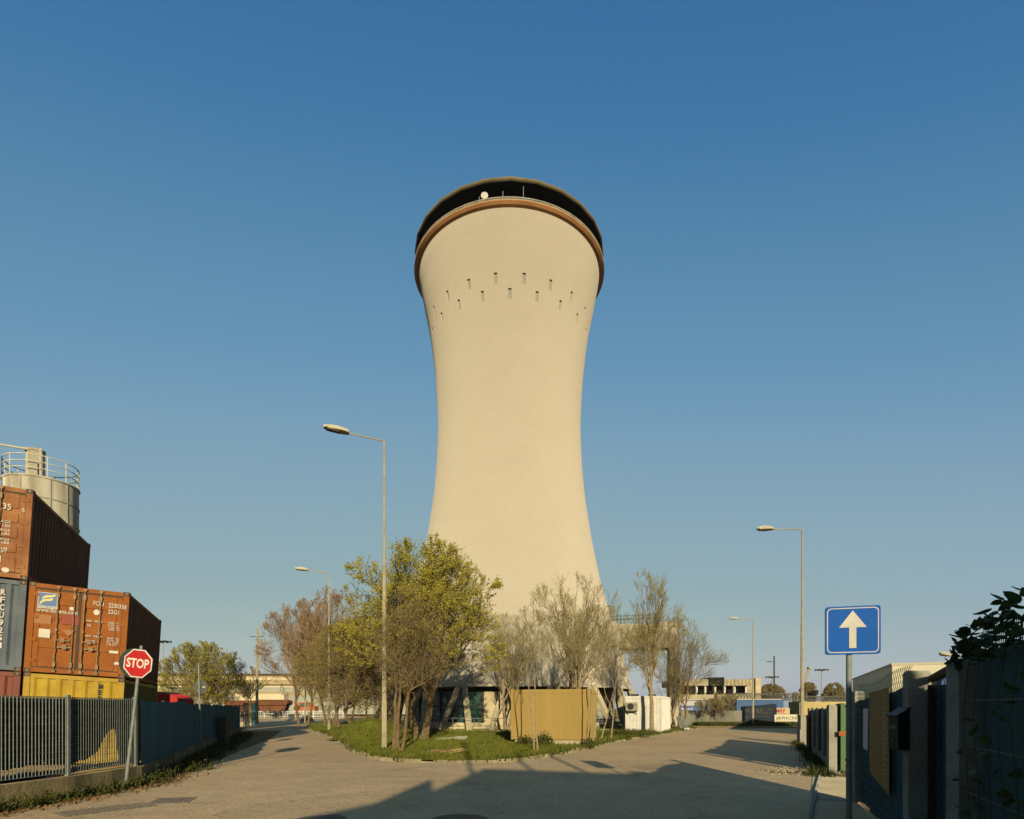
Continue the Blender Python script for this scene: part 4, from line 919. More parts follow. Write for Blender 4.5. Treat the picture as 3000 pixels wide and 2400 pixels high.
def make_tree(name, label, base, stems, fork, env_c, env_r, trunk_r, nmain=9, ns=(5, 5, 5), lf=(.55, .55, .5), L1=2.2, twig_r=.008, spread=.55, up=.25, leafp=.5, leafn=4, leafsize=.05, leafm='leaf', barkm='bark', twigm='twig', seed=1, cat='tree', group=None, maxlev=4, wig=.1, upcurve=.10, lowbias=.45, sides=3):
    T = Tree(seed); T.ns = (0,) + tuple(ns) + (3,) * 3; T.lf = (0,) + tuple(lf) + (.5,) * 3
    bx, by, bz = base; ec = Vector(env_c); er = Vector(env_r); T.env = (ec, er); r = T.r
    root = thing(name, label, cat, base, 0, group)
    stemsegs = []
    for dx, dy, tx, ty, fz in stems:       # stem foot offset, top offset, fork height
        p0 = Vector((dx, dy, -.05)); p1 = Vector((tx, ty, fz)); pts = []
        n = 6; ph = r.uniform(0, 6)
        for i in range(n + 1):
            t = i / n; w = math.sin(t * math.pi) * .05 * fz / 2; pts.append((p0.lerp(p1, t) + Vector((math.sin(ph) * w + r.gauss(0, .012), math.cos(ph) * w, 0)), trunk_r * (1.25 if i == 0 else 1) * (1 - .35 * t)))
        stemsegs.append(pts); T.big.append(pts)
    nprim = max(4, nmain // 5); prims = []
    for i in range(nmain):
        if i < nprim:
            pts = stemsegs[i % len(stemsegs)]; t = 1 if i < len(stemsegs) * 2 else r.uniform(.72, 1); k = min(5, int(t * 6)); f = t * 6 - k
            p = pts[k][0].lerp(pts[k + 1][0], f); rad = trunk_r * .5 * r.uniform(.7, 1.1)
        else:
            pr = prims[r.randrange(len(prims))]; t = r.uniform(.12, .8) * 9; k = min(8, int(t)); p = pr[k][0].lerp(pr[k + 1][0], t - k); rad = pr[k][1] * r.uniform(.4, .7); ang0 = math.atan2(pr[-1][0].y - ec.y, pr[-1][0].x - ec.x)
        a = (2 * math.pi * (i + r.random() * .6) / nprim) if i < nprim else ang0 + r.gauss(0, .75); q = math.sqrt(r.uniform(.12, 1)) * (.85 if i < nprim else 1)
        zt = r.uniform(-lowbias, .96); hq = math.sqrt(max(.05, 1 - zt * zt)) * q
        tgt = ec + Vector((math.cos(a) * er.x * hq, math.sin(a) * er.y * hq, er.z * zt * (1 if q < .6 else .9)))
        seg = []; c1 = p + Vector(((tgt.x - p.x) * .36, (tgt.y - p.y) * .36, abs(tgt.z - p.z) * .5 + .2)); n = 9
        ph1, ph2 = r.uniform(0, 6), r.uniform(0, 6)
        for j in range(n + 1):
            u = j / n; b = p * (1 - u) ** 2 + c1 * (2 * u * (1 - u)) + tgt * u * u; w = .12 * math.sin(u * math.pi)
            seg.append((b + Vector((math.sin(ph1 + u * 7) * w, math.cos(ph2 + u * 6) * w, r.gauss(0, .02) * w)), rad * (1 - .82 * u)))
        T.big.append(seg)
        if i < nprim: prims.append(seg)
        T.sub(seg, T.ns[1] + 3, L1, rad * .45, 1, maxlev, spread, up, .12, leafp, leafn, wig)
    def seg_mesh(nm, polys, m, minr, sides):
        P0, P1, R0, R1 = [], [], [], []
        for pts in polys:
            for (a, ra), (b, rb) in zip(pts, pts[1:]): P0.append(a[:]); P1.append(b[:]); R0.append(max(ra, minr)); R1.append(max(rb, minr))
        P0 = np.array(P0); P1 = np.array(P1); R0 = np.array(R0)[:, None]; R1 = np.array(R1)[:, None]; d = P1 - P0; d /= np.linalg.norm(d, axis=1)[:, None] + 1e-9
        up_ = np.where(abs(d[:, 2:3]) > .95, np.array([[1., 0, 0]]), np.array([[0, 0, 1.]])); x = np.cross(d, up_); x /= np.linalg.norm(x, axis=1)[:, None]; y = np.cross(d, x); n = len(P0)
        V = np.zeros((n, 2 * sides, 3)); e = R0 * .3
        for k in range(sides):
            a = 2 * math.pi * k / sides; o_ = x * math.cos(a) + y * math.sin(a); V[:, k] = P0 - d * e * .5 + o_ * R0; V[:, k + sides] = P1 + o_ * R1
        base_ = (np.arange(n) * 2 * sides)[:, None]; Fq = []
        for k in range(sides): k2 = (k + 1) % sides; Fq.append(base_ + np.array([[k, k2, k2 + sides, k + sides]]))
        np_mesh(nm, V.reshape(-1, 3), np.stack(Fq, 1).reshape(-1, 4), m, root)
    seg_mesh('trunk', T.big, M[barkm], twig_r * 1.3, 6); seg_mesh('twigs', T.small, M[twigm], twig_r, sides)
    if T.leaf: leaf_cloud('foliage', T.leaf, leafsize, M[leafm], root, seed)
    print('tree', name, len(T.small), len(T.leaf))
    return root
# big leafy tree (behind), env in local coordinates of the base
make_tree('leafy_tree', 'large spreading tree with fresh yellow green leaves left of the tower', (-4.5, 29.15, .1), [(-.15, 0, -.75, .1, 2.0), (.15, .1, .55, -.1, 2.2)], 2.0, (0.05, 0, 5.8), (4.35, 3.6, 4.1), .22, nmain=95, ns=(4, 4, 4), lf=(.6, .6, .6), L1=1.45, twig_r=.0045, spread=.65, up=.12, leafp=1.15, leafn=7, leafsize=.05, lowbias=.5, seed=12, maxlev=3, twigm='twig_dark')
make_tree('twiggy_tree', 'dense brown twiggy tree right behind the tallest lamp', (-4.2, 21.67, .1), [(-.13, 0, -.08, 0, 2.2), (.0, .05, .08, 0, 2.4), (.12, 0, .34, 0, 2.0)], 2.1, (.35, 0, 3.7), (1.8, 1.7, 2.2), .07, nmain=30, ns=(4, 4, 4), lf=(.6, .6, .6), L1=.9, twig_r=.003, spread=.8, up=.08, lowbias=.55, leafp=.7, leafn=4, leafsize=.026, leafm='leaf_olive', seed=33, maxlev=3, twigm='twig_dark')
make_tree('thicket_tree', 'brown green thicket tree left of the tallest lamp', (-8.8, 34.83, .1), [(-.5, 0, -1.2, 0, 1.5), (.0, 0, .2, 0, 1.7), (.5, 0, 1.2, 0, 1.6)], 1.5, (0, 0, 3.6), (3.7, 3, 3.3), .08, nmain=75, ns=(5, 4, 4), lf=(.6, .6, .55), L1=1.2, twig_r=.0045, spread=.75, up=.12, lowbias=.8, leafp=.7, leafn=4, leafsize=.045, leafm='leaf_olive', seed=44, maxlev=3, twigm='twig_dark')
for i, (x, y, h, rr, lb) in enumerate(((-21.5, 60.63, 12.6, 4.6, 'pinkish budding tree, leftmost of the trees beside the left road'), (-17.8, 57.62, 13.2, 4.2, 'tall pinkish budding tree behind the second left lamp'), (-14.2, 49.88, 8.2, 4.0, 'lower olive tree between the pinkish trees and the thicket'))):
    make_tree('budding_tree', lb, (x, y, .1), [(-.5, 0, -.9, 0, 2.4), (.3, .2, .9, 0, 2.2)], 2.2, (0, 0, h * .54), (rr, rr, h * .47), .14, nmain=60, ns=(5, 4, 4), lf=(.6, .6, .55), L1=2.0, twig_r=.0075, spread=.5, up=.3, leafp=.5, leafn=3, leafsize=.07, leafm='leaf_pink' if i < 2 else 'leaf_olive', twigm='twig_pink' if i < 2 else 'twig', seed=50 + i, maxlev=3, group='budding trees beside the left road')
make_tree('bare_tree', 'nearly bare tree with a pale forked trunk left of the mustard cabin', (-.45, 39.04, .1), [(0, 0, -.15, 0, 2.0), (.1, 0, .5, 0, 1.8)], 2, (.0, 0, 4.4), (2.6, 2.2, 3.5), .13, nmain=34, ns=(4, 4, 3), lf=(.6, .6, .5), L1=1.2, twig_r=.0038, spread=.6, up=.18, lowbias=.35, leafp=.12, leafn=3, leafsize=.045, leafm='leaf', barkm='bark_pale', seed=61, maxlev=3)
make_tree('bare_tree', 'wide nearly bare tree rising behind the mustard cabin', (3.3, 32.16, .1), [(0, 0, 0, 0, 1.9), (.15, 0, .3, 0, 2.2)], 2, (.1, 0, 4.9), (3.3, 2.8, 4.0), .14, nmain=42, ns=(4, 4, 3), lf=(.6, .58, .5), L1=1.4, twig_r=.0036, spread=.55, up=.22, lowbias=.4, leafp=.7, leafn=3, leafsize=.035, leafm='leaf_pale', barkm='bark_pale', seed=62, maxlev=3)
make_tree('young_tree', 'thin twin stemmed young tree in front of the mustard cabin wall', (.87, 21.67, .1), [(-.06, 0, -.28, 0, 2.6), (.08, 0, -.02, .1, 2.7)], 2.6, (-.15, 0, 3.7), (1.3, 1.1, 1.5), .034, nmain=11, ns=(3, 3, 3), lf=(.6, .6, .5), L1=.8, twig_r=.0035, spread=.5, up=.3, leafp=.1, leafn=2, leafsize=.03, leafm='leaf_pale', barkm='bark_pale', seed=63, maxlev=3)
make_tree('young_tree', 'thin stemmed young tree at the right corner of the mustard cabin', (3.25, 24.34, .1), [(-.12, 0, -.12, 0, 2.6), (.05, 0, .05, .1, 2.7), (.1, 0, .3, 0, 2.4)], 2.6, (.3, 0, 3.9), (1.9, 1.4, 1.9), .030, nmain=14, ns=(3, 3, 3), lf=(.6, .6, .5), L1=.9, twig_r=.004, spread=.55, up=.3, leafp=.12, leafn=2, leafsize=.03, leafm='leaf_pale', barkm='bark_pale', seed=64, maxlev=3)
make_tree('young_tree', 'bent slim young tree between the mustard cabin and the white cabin', (4.9, 29.93, .1), [(-.4, 0, .1, 0, 1.8), (.15, 0, .35, 0, 2.4)], 2.2, (.3, 0, 3.8), (2.2, 1.6, 2.0), .042, nmain=15, ns=(3, 3, 3), lf=(.6, .6, .5), L1=1.0, twig_r=.005, spread=.55, up=.28, leafp=.12, leafn=2, leafsize=.03, leafm='leaf_pale', barkm='bark_pale', seed=65, maxlev=3)
make_tree('young_tree', 'slender tree with a pale curved trunk in front of the white cabin', (8.95, 37.58, .1), [(0, 0, -.05, 0, 3.0)], 3.0, (.1, 0, 6.5), (2.1, 1.9, 4.1), .16, nmain=34, ns=(4, 4, 3), lf=(.55, .58, .5), L1=1.35, twig_r=.0038, spread=.5, up=.3, lowbias=.7, leafp=.9, leafn=3, leafsize=.038, leafm='leaf_pale', barkm='bark_pale', seed=66, maxlev=3)
make_tree('bushy_tree', 'bushy bare tree with fanned stems at the right end of the island', (13.1, 46.27, .1), [(-.2, 0, -.5, 0, 1.1), (.0, 0, .1, 0, 1.3), (.2, 0, .6, 0, 1.1)], 1.2, (.4, 0, 4.3), (3.4, 2.8, 4.2), .11, nmain=36, ns=(4, 4, 3), lf=(.6, .58, .5), L1=1.5, twig_r=.0048, spread=.5, up=.22, lowbias=.6, leafp=.2, leafn=3, leafsize=.04, leafm='leaf_pale', seed=67, maxlev=3)
make_tree('roadside_tree', 'low spreading tree with light green leaves behind the teal fence', (-27.4, 52, 0), [(-.5, 0, -1.3, 0, 1.4), (.1, 0, .1, 0, 1.6), (.5, 0, 1.4, 0, 1.4)], 1.5, (0, 0, 3.9), (4.3, 3.8, 3.5), .11, nmain=64, ns=(4, 4, 4), lf=(.6, .6, .5), L1=1.5, twig_r=.006, spread=.6, up=.15, lowbias=.6, leafp=1.1, leafn=5, leafsize=.055, leafm='leaf', seed=70, maxlev=3, twigm='twig_dark')
make_tree('small_tree', 'small dark bare tree before the pale hall at the end of the left road', (-40.2, 89.41, 0), [(0, 0, 0, 0, 2.5)], 2.5, (0, 0, 5), (3, 3, 3), .15, nmain=9, ns=(5, 4, 3), L1=1.8, twig_r=.02, leafp=.2, leafn=2, leafsize=.1, seed=71, maxlev=3)
for i, (u0, u1, v, Y) in enumerate(((2222, 2300, 2005, 124.7), (2340, 2398, 2000, 136.74), (2408, 2480, 2002, 129), (2470, 2530, 2035, 113.52))):
    a = at(u0, v, Y); b = at(u1, v, Y); h = a.z; cx = (a.x + b.x) / 2; rr = (b.x - a.x) / 2
    make_tree('distant_tree', ['far grey brown bare tree just right of the ruined hall', 'far bare tree behind the tall right hand lamp', 'far bare tree between the right mast and the blue sign', 'far low bare tree behind the post of the blue sign'][i], (cx, Y, 0), [(0, 0, 0, 0, 2), (1, 0, 1.5, 0, 2)], 2, (0, 0, h * .55), (rr, rr, h * .45), .18, nmain=16, ns=(6, 5, 4), L1=2.2, twig_r=.03, spread=.6, leafp=.3, leafn=2, leafsize=.11, leafm='leaf_olive', seed=80 + i, maxlev=3, group='bare trees far behind the right hand yards')
# shrubs in front of the far right wall
for i, (u, h) in enumerate(((2070, 2.6), (2115, 3.4), (2140, 3.0))):
    p = at(u, 2100, 58.74); make_tree('wall_shrub', ['thin leftmost bare shrub before the shaded grey wall', 'tallest bare shrub before the beige trailer and grey wall', 'bare shrub beside the dark blue painted wall'][i], (p.x, 58.82, 0), [(-.3, 0, -.5, 0, .5), (0, 0, 0, 0, .6), (.3, 0, .5, 0, .5)], .5, (0, 0, h * .55), (1.5, 1, h * .5), .03, nmain=9, ns=(4, 3, 3), L1=1.2, twig_r=.008, spread=.45, up=.4, leafp=.1, leafn=2, leafsize=.06, leafm='leaf_olive', seed=90 + i, maxlev=3, cat='shrub', group='bare shrubs along the grey wall')
# bushes at the cabin foot, kerb side and under the trees
BL = [((1.3, 24.02), (.45, .4, .62), 1500, 'leafy green bush against the middle of the mustard cabin'), ((.55, 24.48), (.4, .35, .45), 1100, 'low green bush at the left foot of the mustard cabin'), ((3.15, 24.17), (.35, .3, .35), 700, 'small dark bush at the right foot of the mustard cabin'), ((6.6, 33.94), (1.6, 1.6, .42), 3500, 'tangled green bramble between the two cabins'), ((8.2, 36.6), (1.1, .9, .32), 1800, 'low bramble at the foot of the white cabin'), ((-8.3, 35.99), (2.0, 1.3, 1.2), 4000, 'brown undergrowth under the thicket tree')]
for i, ((x, y), (rx, ry, h), n, lb) in enumerate(BL):
    t = thing('bush', lb, 'bush', (x, y, .1)); pts = bush_points(0, 0, 0, rx, ry, h, n, i + 2); leaf_cloud('foliage', pts, .04, M['weed'] if i != 5 else M['leaf_olive'], t, i)
    m = MB(); rr = random.Random(i)
    for _ in range(14): a = rr.uniform(0, 6.3); m.tube([(0, 0, 0), (math.cos(a) * rx * .6, math.sin(a) * ry * .6, h * rr.uniform(.6, 1.2))], [.008, .004], 4)
    m.build('stems', M['twig'], t)

# ------------------------------------------------------------------ RIGHT FENCE
SLP = .33 / KY
def rx_(Y): return 1.61 + SLP * Y
def rpt(Y, z=0): return Vector((rx_(Y), Y, z))
RD = Vector((SLP, 1, 0)).normalized(); RN = Vector((-RD.y, RD.x, 0))     # along the fence, and towards the road
def rpost(Y, h, w_, d_, label, m=M['concrete_grey'], rotk=0.0):
    t = thing('fence_post', label, 'fence post', rpt(Y), -math.atan(SLP) * rotk, 'concrete posts of the right fence')
    MB().box(-w_ / 2, w_ / 2, 0, d_, -.02, h - .03).build('shaft', m, t); MB().add([(-w_ / 2, 0, h - .03), (w_ / 2, 0, h - .03), (w_ / 2, d_, h - .03), (-w_ / 2, d_, h - .03), (-w_ / 2 + .02, .02, h), (w_ / 2 - .02, .02, h), (w_ / 2 - .02, d_ - .02, h), (-w_ / 2 + .02, d_ - .02, h)], [(0, 1, 5, 4), (1, 2, 6, 5), (2, 3, 7, 6), (3, 0, 4, 7), (4, 5, 6, 7)]).build('cap', m, t); return t
rpost(10.28, 1.97, .17, .2, 'slim concrete post right behind the post of the blue sign')
rpost(6.21, 2.06, .245, .09, 'broad concrete post carrying the black letter box')
rpost(4.73, 2.06, .14, .14, 'concrete post right of the reed roll, nearest but one')
rpost(14.45, 1.76, .20, .12, 'sunlit concrete gate post with a rusty latch')
def chain_link(mb, Ya, Yb, z0, z1, off=0.03, cell=.06, r=.0028, sag=None):
    L = (rpt(Yb) - rpt(Ya)).length; n = int(L / cell); a0 = rpt(Ya)
    for i in range(n + 1):
        pts = []; k = int((z1 - z0) / (cell * .55)); s0 = i * cell
        for j in range(k + 1):
            s_ = s0 + (cell * .5 if j % 2 else 0) * (1 if i % 2 else -1) + .004 * math.sin(i * 3 + j); top = z1 + (.03 * math.sin(s0 * 2.2) if sag is None else sag(s0))
            z = z0 + (top - z0) * j / k; p = a0 + RD * s_ + RN * (off + .008 * math.sin(j * 1.57)); pts.append((p.x, p.y, z))
        mb.tube(pts, r, 3, cap=False)
def screen(mb, Ya, Yb, z0, z1, off=0.0, amp=.02, top=None):
    n = int(abs(Yb - Ya) * 8); vs = []
    for i in range(n + 1):
        Y = Ya + (Yb - Ya) * i / n; p = rpt(Y) + RN * (off + amp * math.sin(Y * 5) + amp * .5 * math.sin(Y * 13)); zt = z1 if top is None else top(Y)
        for j in range(6): vs.append((p.x, p.y, z0 + (zt - z0) * j / 5))
    mb.add(vs, [(i * 6 + j, (i + 1) * 6 + j, (i + 1) * 6 + j + 1, i * 6 + j + 1) for i in range(n) for j in range(5)])
rf = thing('fence', 'dark chain link fence with the ochre banner between two concrete posts', 'fence')
m = MB(); chain_link(m, 6.45, 10.28, .05, 2.03, sag=lambda s_: .10 - .02 * s_ + .03 * math.sin(s_ * 1.9)); m.build('chain_link', mat('green_wire', (.02, .06, .06), .5, spec=.3), rf)
m = MB(); screen(m, 6.45, 10.28, .03, 1.85, -.03, top=lambda Y: 1.93 - .025 * (Y - 6.45) + .03 * math.sin(Y * 3)); m.build('green_screen', M['net_teal'], rf)
rf2 = thing('fence', 'dark chain link panel under a reed roll between the two nearest broad posts', 'fence')
m = MB(); chain_link(m, 5.03, 6.19, .05, 1.95, off=-.10); m.build('chain_link', mat('green_wire_b', (.02, .06, .06), .5), rf2)
m = MB(); screen(m, 4.9, 6.4, .03, 1.90, -.15); m.build('green_screen', M['net_teal'], rf2)
m = MB(); p0 = rpt(6.19, 1.97) - RN * .10; p1 = rpt(5.05, 2.02) - RN * .10; m.tube([p0, p0.lerp(p1, .5) + Vector((0, 0, .02)), p1], [.04, .05, .045], 9); m.build('reed_roll', mat('reed', (.16, .10, .05), .9, (.08, .05, .03), 20), rf2)
m = MB(); p = rpt(6.09) - RN * .08; m.beam(p + Vector((0, 0, 0)), p + Vector((0, 0, 1.9)), .07, .05, RD); m.build('wooden_stake', mat('dark_stake', (.05, .03, .022), .9), rf2)
# ochre banner
bn = thing('banner', 'ochre banner with large sideways letters hung on the chain link fence', 'banner', (0, 0, 0))
def bfn(off): return lambda a, b: tuple(rpt(8.96, 0) - RD * a + RN * off + Vector((0, 0, b)))     # a: metres towards the camera, b: height
out = [(0, 1.90), (1.60, 1.93), (1.60, .52), (1.45, .56), (.95, .60), (.35, .66), (.15, .68), (.06, .72), (.02, .80)]
MB().add([bfn(.052)(a, b) for a, b in out] + [bfn(.047)(a, b) for a, b in out], [tuple(range(len(out))), tuple(range(2 * len(out) - 1, len(out) - 1, -1))] + [(i, i + len(out), (i + 1) % len(out) + len(out), (i + 1) % len(out)) for i in range(len(out))]).build('cloth', M['ochre'], bn)
v, f = text_geo('STUDIOSVALDUZ', 1.26, .36, .012, 'L')
MB().add([bfn(.056)(1.12 + b_, 1.86 - a_) for a_, b_ in v], f).build('lettering', mat('banner_letter', (.42, .37, .28), .7), bn)
blm = mat('banner_letter_small', (.36, .30, .21), .7)
for k, (s_, w_) in enumerate((('ARCHI EVENTI', .5), ('DESIGN E IDEE', .52), ('COMUNICAZIONE', .62), ('', 0), ('ALLESTIMENTI', .55))):
    if s_: MB().text(s_, w_, .042, (lambda k: (lambda a, b: bfn(.056)(.08 + a, 1.81 - k * .062 + b)))(k), align='L').build('small_lettering', blm, bn)
MB().text('officine', .42, .05, lambda a, b: bfn(.056)(.1 + a, 1.33 + b), align='L').build('small_lettering', blm, bn)
MB().prism([(-.62, 1.02), (-.15, 1.0), (-.10, 1.66), (-.60, 1.66)], .05, .055, lambda a, b, d: bfn(d)(a, b)).build('notice', M['white'], label='small pale notice on the fence left of the ochre banner', cat='notice')
# letter box on the broad post, facing the road
lb = thing('letter_box', 'black sloped letter box fixed to the broad concrete post', 'letter box', rpt(6.21) + Vector((-.125, 0, 0)))
LBp = [(-.003, 1.655), (-.125, 1.58), (-.125, 1.22), (-.003, 1.22)]
bxm = MB(); bxm.prism(LBp, -.03, .13, lambda a, b, d: (a, d, b)); bxm.build('box', M['black_box'], lb)
MB().beam((.0, .05, 1.667), (-.145, .05, 1.578), .19, .012, Vector((0, 0, 1))).build('lid', M['black_box'], lb)
MB().box(-.129, -.126, .0, .10, 1.44, 1.48).build('slot', M['galv'], lb); MB().tube([(-.126, .05, 1.33), (-.135, .05, 1.33)], .012, 8).build('lock', M['galv'], lb)
# green wire panel fence at the right edge
gf = thing('fence', 'dark wire grid panel fence overgrown with leaves at the right edge', 'fence')
m = MB(); screen(m, 1.63, 5.1, .03, 2.12, -.13, amp=.012); m.build('backing_screen', mat('dark_slate_screen', (.085, .15, .16), .8, (.06, .11, .12), 1.5, bump=.3, bscale=50, spec=.15), gf)
m = MB()
for z in (.25, .62, 1.0, 1.36, 1.72, 2.05, 2.2): p0 = rpt(1.63, z) + RN * .03; p1 = rpt(4.73, z) + RN * .03; m.tube([p0, p0.lerp(p1, .5) + Vector((0, 0, -.01)), p1], .005, 5)
m.build('horizontal_wire', mat('pale_wire', (.12, .14, .13), .5), gf)
m = MB()
for i in range(90): p = rpt(1.63 + i * 0.03) + RN * .022; m.tube([(p.x, p.y, .05), (p.x, p.y, 2.24)], .0028, 3, cap=False)
m.build('vertical_wire', M['net_teal'], gf)
# climbing plant
cp = thing('climbing_plant', 'dark broad leaved climber hanging over the wire panel at the right edge', 'climbing plant')
def broad_leaves(pts, size, seed):
    r = random.Random(seed); mb = MB()
    for p in pts:
        s = size * r.uniform(.6, 1.3); d = Vector((r.uniform(-1, .6), r.uniform(-1, 1), r.uniform(-.5, .8))).normalized(); x = perp(d) ; nrm = d.cross(x); x = (x + nrm * r.uniform(-.8, .8)).normalized(); y = d.cross(x).normalized()
        prof = [(0, .0), (.12, .28), (.35, .40), (.6, .34), (.82, .18), (1, 0)]; c = Vector(p); L = []; Rr = []; Mi = []
        for t_, w_ in prof: b = c + d * (t_ * s) + y * (-.12 * s * t_ * t_); Mi.append(b); L.append(b + x * w_ * s + y * .07 * s); Rr.append(b - x * w_ * s + y * .07 * s)
        n = len(prof); mb.add(L + Mi + Rr, [(i, i + 1, i + 1 + n, i + n) for i in range(n - 1)] + [(i + n, i + 1 + n, i + 1 + 2 * n, i + 2 * n) for i in range(n - 1)])
    return mb
random.seed(15); pts = []
for _ in range(260):
    Y = random.uniform(2.92, 4.64); q = rpt(Y, 0) + RN * random.uniform(.0, .16); top = 2.16 + .26 * max(0, (4.62 - Y)) + .04 * math.sin(Y * 9); pts.append((q.x, q.y, random.uniform(2.0, min(top, 2.36))))
for _ in range(90):
    Y = random.uniform(3.18, 4.47); q = rpt(Y, 0) + RN * random.uniform(.04, .15); pts.append((q.x, q.y, abs(random.gauss(.9, .5)) + .05))
broad_leaves(pts, .085, 3).build('foliage', M['leaf_dark'], cp)
m = MB()
for i in range(6):
    Y = 3.18 + i * 0.22; a = rpt(Y, 0) + RN * .06; m.tube([a, a + Vector((.02, .1, .8)), a + Vector((.04, .2, 1.6)), a + Vector((.03, .1, 2.2))], .004, 5)
m.build('stems', M['leaf_dark'], cp)
random.seed(16); cp2 = thing('climbing_plant', 'leafy tangle of weeds low against the wire panel at the lower right corner', 'climbing plant')
pts = []
for _ in range(260): Y = random.uniform(2.75, 4.56); q = rpt(Y, 0) + RN * random.uniform(.05, .45); pts.append((q.x, q.y, random.uniform(.0, .75)))
broad_leaves(pts, .09, 5).build('foliage', M['leaf_dark'], cp2)
# fence beyond the gate
rf3 = thing('fence', 'dark green screened fence beyond the green gate, behind the tall lamp', 'fence')
m = MB(); screen(m, 14.79, 24.94, .05, 1.7, -.22, amp=.03, top=lambda Y: 1.72 - .009 * (Y - 14.62) + .05 * math.sin(Y * 1.7) * math.sin(Y * .9)); m.build('green_screen', M['net_dark'], rf3)
for Y in (16.34, 18.4, 20.47, 22.53, 24.68): MB().box(rx_(Y) + .10, rx_(Y) + .22, Y - .06, Y + .06, 0, 1.70).build('post', M['concrete_grey'], rf3)
m = MB(); wall_strip(m, [(rx_(14.79) + .22, 14.79), (rx_(24.94) + .22, 24.94)], 0, .2, .22); m.build('plinth', M['concrete_grey'], rf3)
# green gate leaf, opened inwards
g0 = rpt(14.15); gt = thing('gate', 'green metal gate leaf standing open beside the sunlit gate post', 'gate', (8.20, 14.55, 0), R(64))
m = MB(); 
for a in (0, 2.3): m.box(a, a + .06, -.045, .045, .12, 1.80)
for z in (.12, 1.0, 1.74): m.box(.06, 2.3, -.028, .028, z, z + .06)
m.build('gate_frame', M['gate_green'], gt); MB().box(.061, 2.299, -.008, .008, .181, 1.739).build('gate_panel', mat('green_sheet', (.018, .05, .03), .7), gt)
m = MB(); q = rpt(14.34); m.box(q.x + .10, q.x + .32, q.y - .06, q.y + .0, 1.00, 1.11); m.build('latch', M['orange_box'], label='rusty orange latch plate between the gate post and the gate', cat='latch')
g2 = thing('gate', 'second green gate leaf seen edge on through the opening', 'gate', (rx_(12.47) + 2.6, 15.91, 0), R(80))
m = MB()
for a in (0, 2.3): m.box(a, a + .06, -.03, .03, .12, 1.78)
for z in (.12, .9, 1.72): m.box(.06, 2.3, -.028, .028, z, z + .06)
for i in range(14): m.box(.2 + i * .15, .22 + i * .15, -.01, .01, .181, 1.719)
m.build('gate_frame', M['gate_green'], g2)
# cabinet and intercom by the tall lamp
p = Vector((13.62, 27.3, 0)); t = thing('electric_cabinet', 'grey electric cabinet at the foot of the tall right lamp', 'cabinet', (p.x, p.y, 0))
MB().box(-.3, .3, -.15, .15, 0, .72).build('base', M['concrete_grey'], t); MB().box(-.28, .28, -.18, .14, .72, 1.36).build('door', M['cabinet'], t); MB().box(-.31, .31, -.2, .16, 1.36, 1.4).build('lid', M['cabinet'], t)
p = Vector((11.62, 22.9, 0)); t = thing('intercom_post', 'rusty red metal post with a round bell button before the dark fence', 'intercom', (p.x, p.y, 0))
MB().box(-.1, .1, -.08, .08, 0, 1.3).build('body', M['rusty'], t); MB().box(-.11, .11, -.09, .09, 1.3, 1.41).build('top', M['orange_box'], t); MB().tube([(0, -.081, 1.1), (0, -.10, 1.1)], .04, 10).build('button', M['galv'], t)
# gate threshold
m = MB(); q = [rpt(10.41) - RN * .7, rpt(10.41) + RN * .75, rpt(14.32) + RN * .45, rpt(14.32) - RN * .7]; m.add([(a.x, a.y, .012) for a in q], [(3, 2, 1, 0)]); struct('pavement', m, M['concrete'])
m = MB(); a = rpt(7.96) + RN * .95; b = rpt(14.28) + RN * .30; c = rpt(6.02) + RN * .95
m.beam((b.x, b.y, .02), (a.x, a.y, .02), .05, .04); m.beam((a.x, a.y, .02), (c.x, c.y, .02), .05, .04); struct('pavement_edge', m, M['concrete_grey'])
stones('rubble_heap', [(gnd(2330, 2263).x + random.gauss(0, .45), gnd(2330, 2263).y + random.gauss(0, .35), abs(random.gauss(.03, .03))) for _ in range(500)], .015, .05, M['gravel'], kind='stuff', label='small heap of pale rubble on the road by the gate post', cat='rubble')
gb = []
for _ in range(1600):
    Y = random.uniform(14.45, 28.81); q = rpt(Y) + RN * abs(random.gauss(.1, .18)); gb.append((q.x, q.y, 0))
for _ in range(300):
    q = rpt(random.gauss(14.45, .2)) + RN * random.gauss(.2, .2); gb.append((q.x, q.y, 0.01))
blades('right_verge_grass', gb, .06, .25, .02, M['weed'], seed=19, kind='stuff', label='thin weeds along the foot of the dark right fence', cat='weeds')

# truck and trailer behind the right fence
trk = thing('semi_trailer', 'white box trailer standing behind the chain link fence', 'trailer', (19.6, 30.27, 0), R(-24))
MB().box(0, 2.55, 0, 16.5, 1.1, 3.98).build('box_body', M['truck_white'], trk); MB().box(-.03, 2.58, -.03, 16.53, 3.9, 4.02).build('top_rail', M['lamp_head'], trk); MB().box(.3, 2.2, .3, 16, .6, 1.1).build('chassis', M['steel_dark'], trk)
for y_ in (10, 11.3, 12.6):
    for x_ in (.05, 2.2): MB().tube([(x_, y_, .5), (x_ + .3, y_, .5)], .5, 16).build('wheel', M['black_box'], trk)
cabt = thing('truck', 'blue truck cab with a roof deflector before the white box trailer', 'truck', (22.1, 28.21, 0), R(-24))
MB().prism([(-1.2, .9), (1.2, .9), (1.2, 3.0), (1.15, 3.1), (-1.15, 3.1), (-1.2, 3.0)], 0, 2.0, lambda a, b, d: (a, d, b)).build('cab', M['truck_blue'], cabt)
MB().prism([(0, 3.1), (1.7, 3.1), (1.9, 3.62), (1.5, 3.66), (.8, 3.5), (.2, 3.25)], -1.15, 1.15, lambda a, b, d: (d, a, b)).build('roof_deflector', M['truck_blue'], cabt)
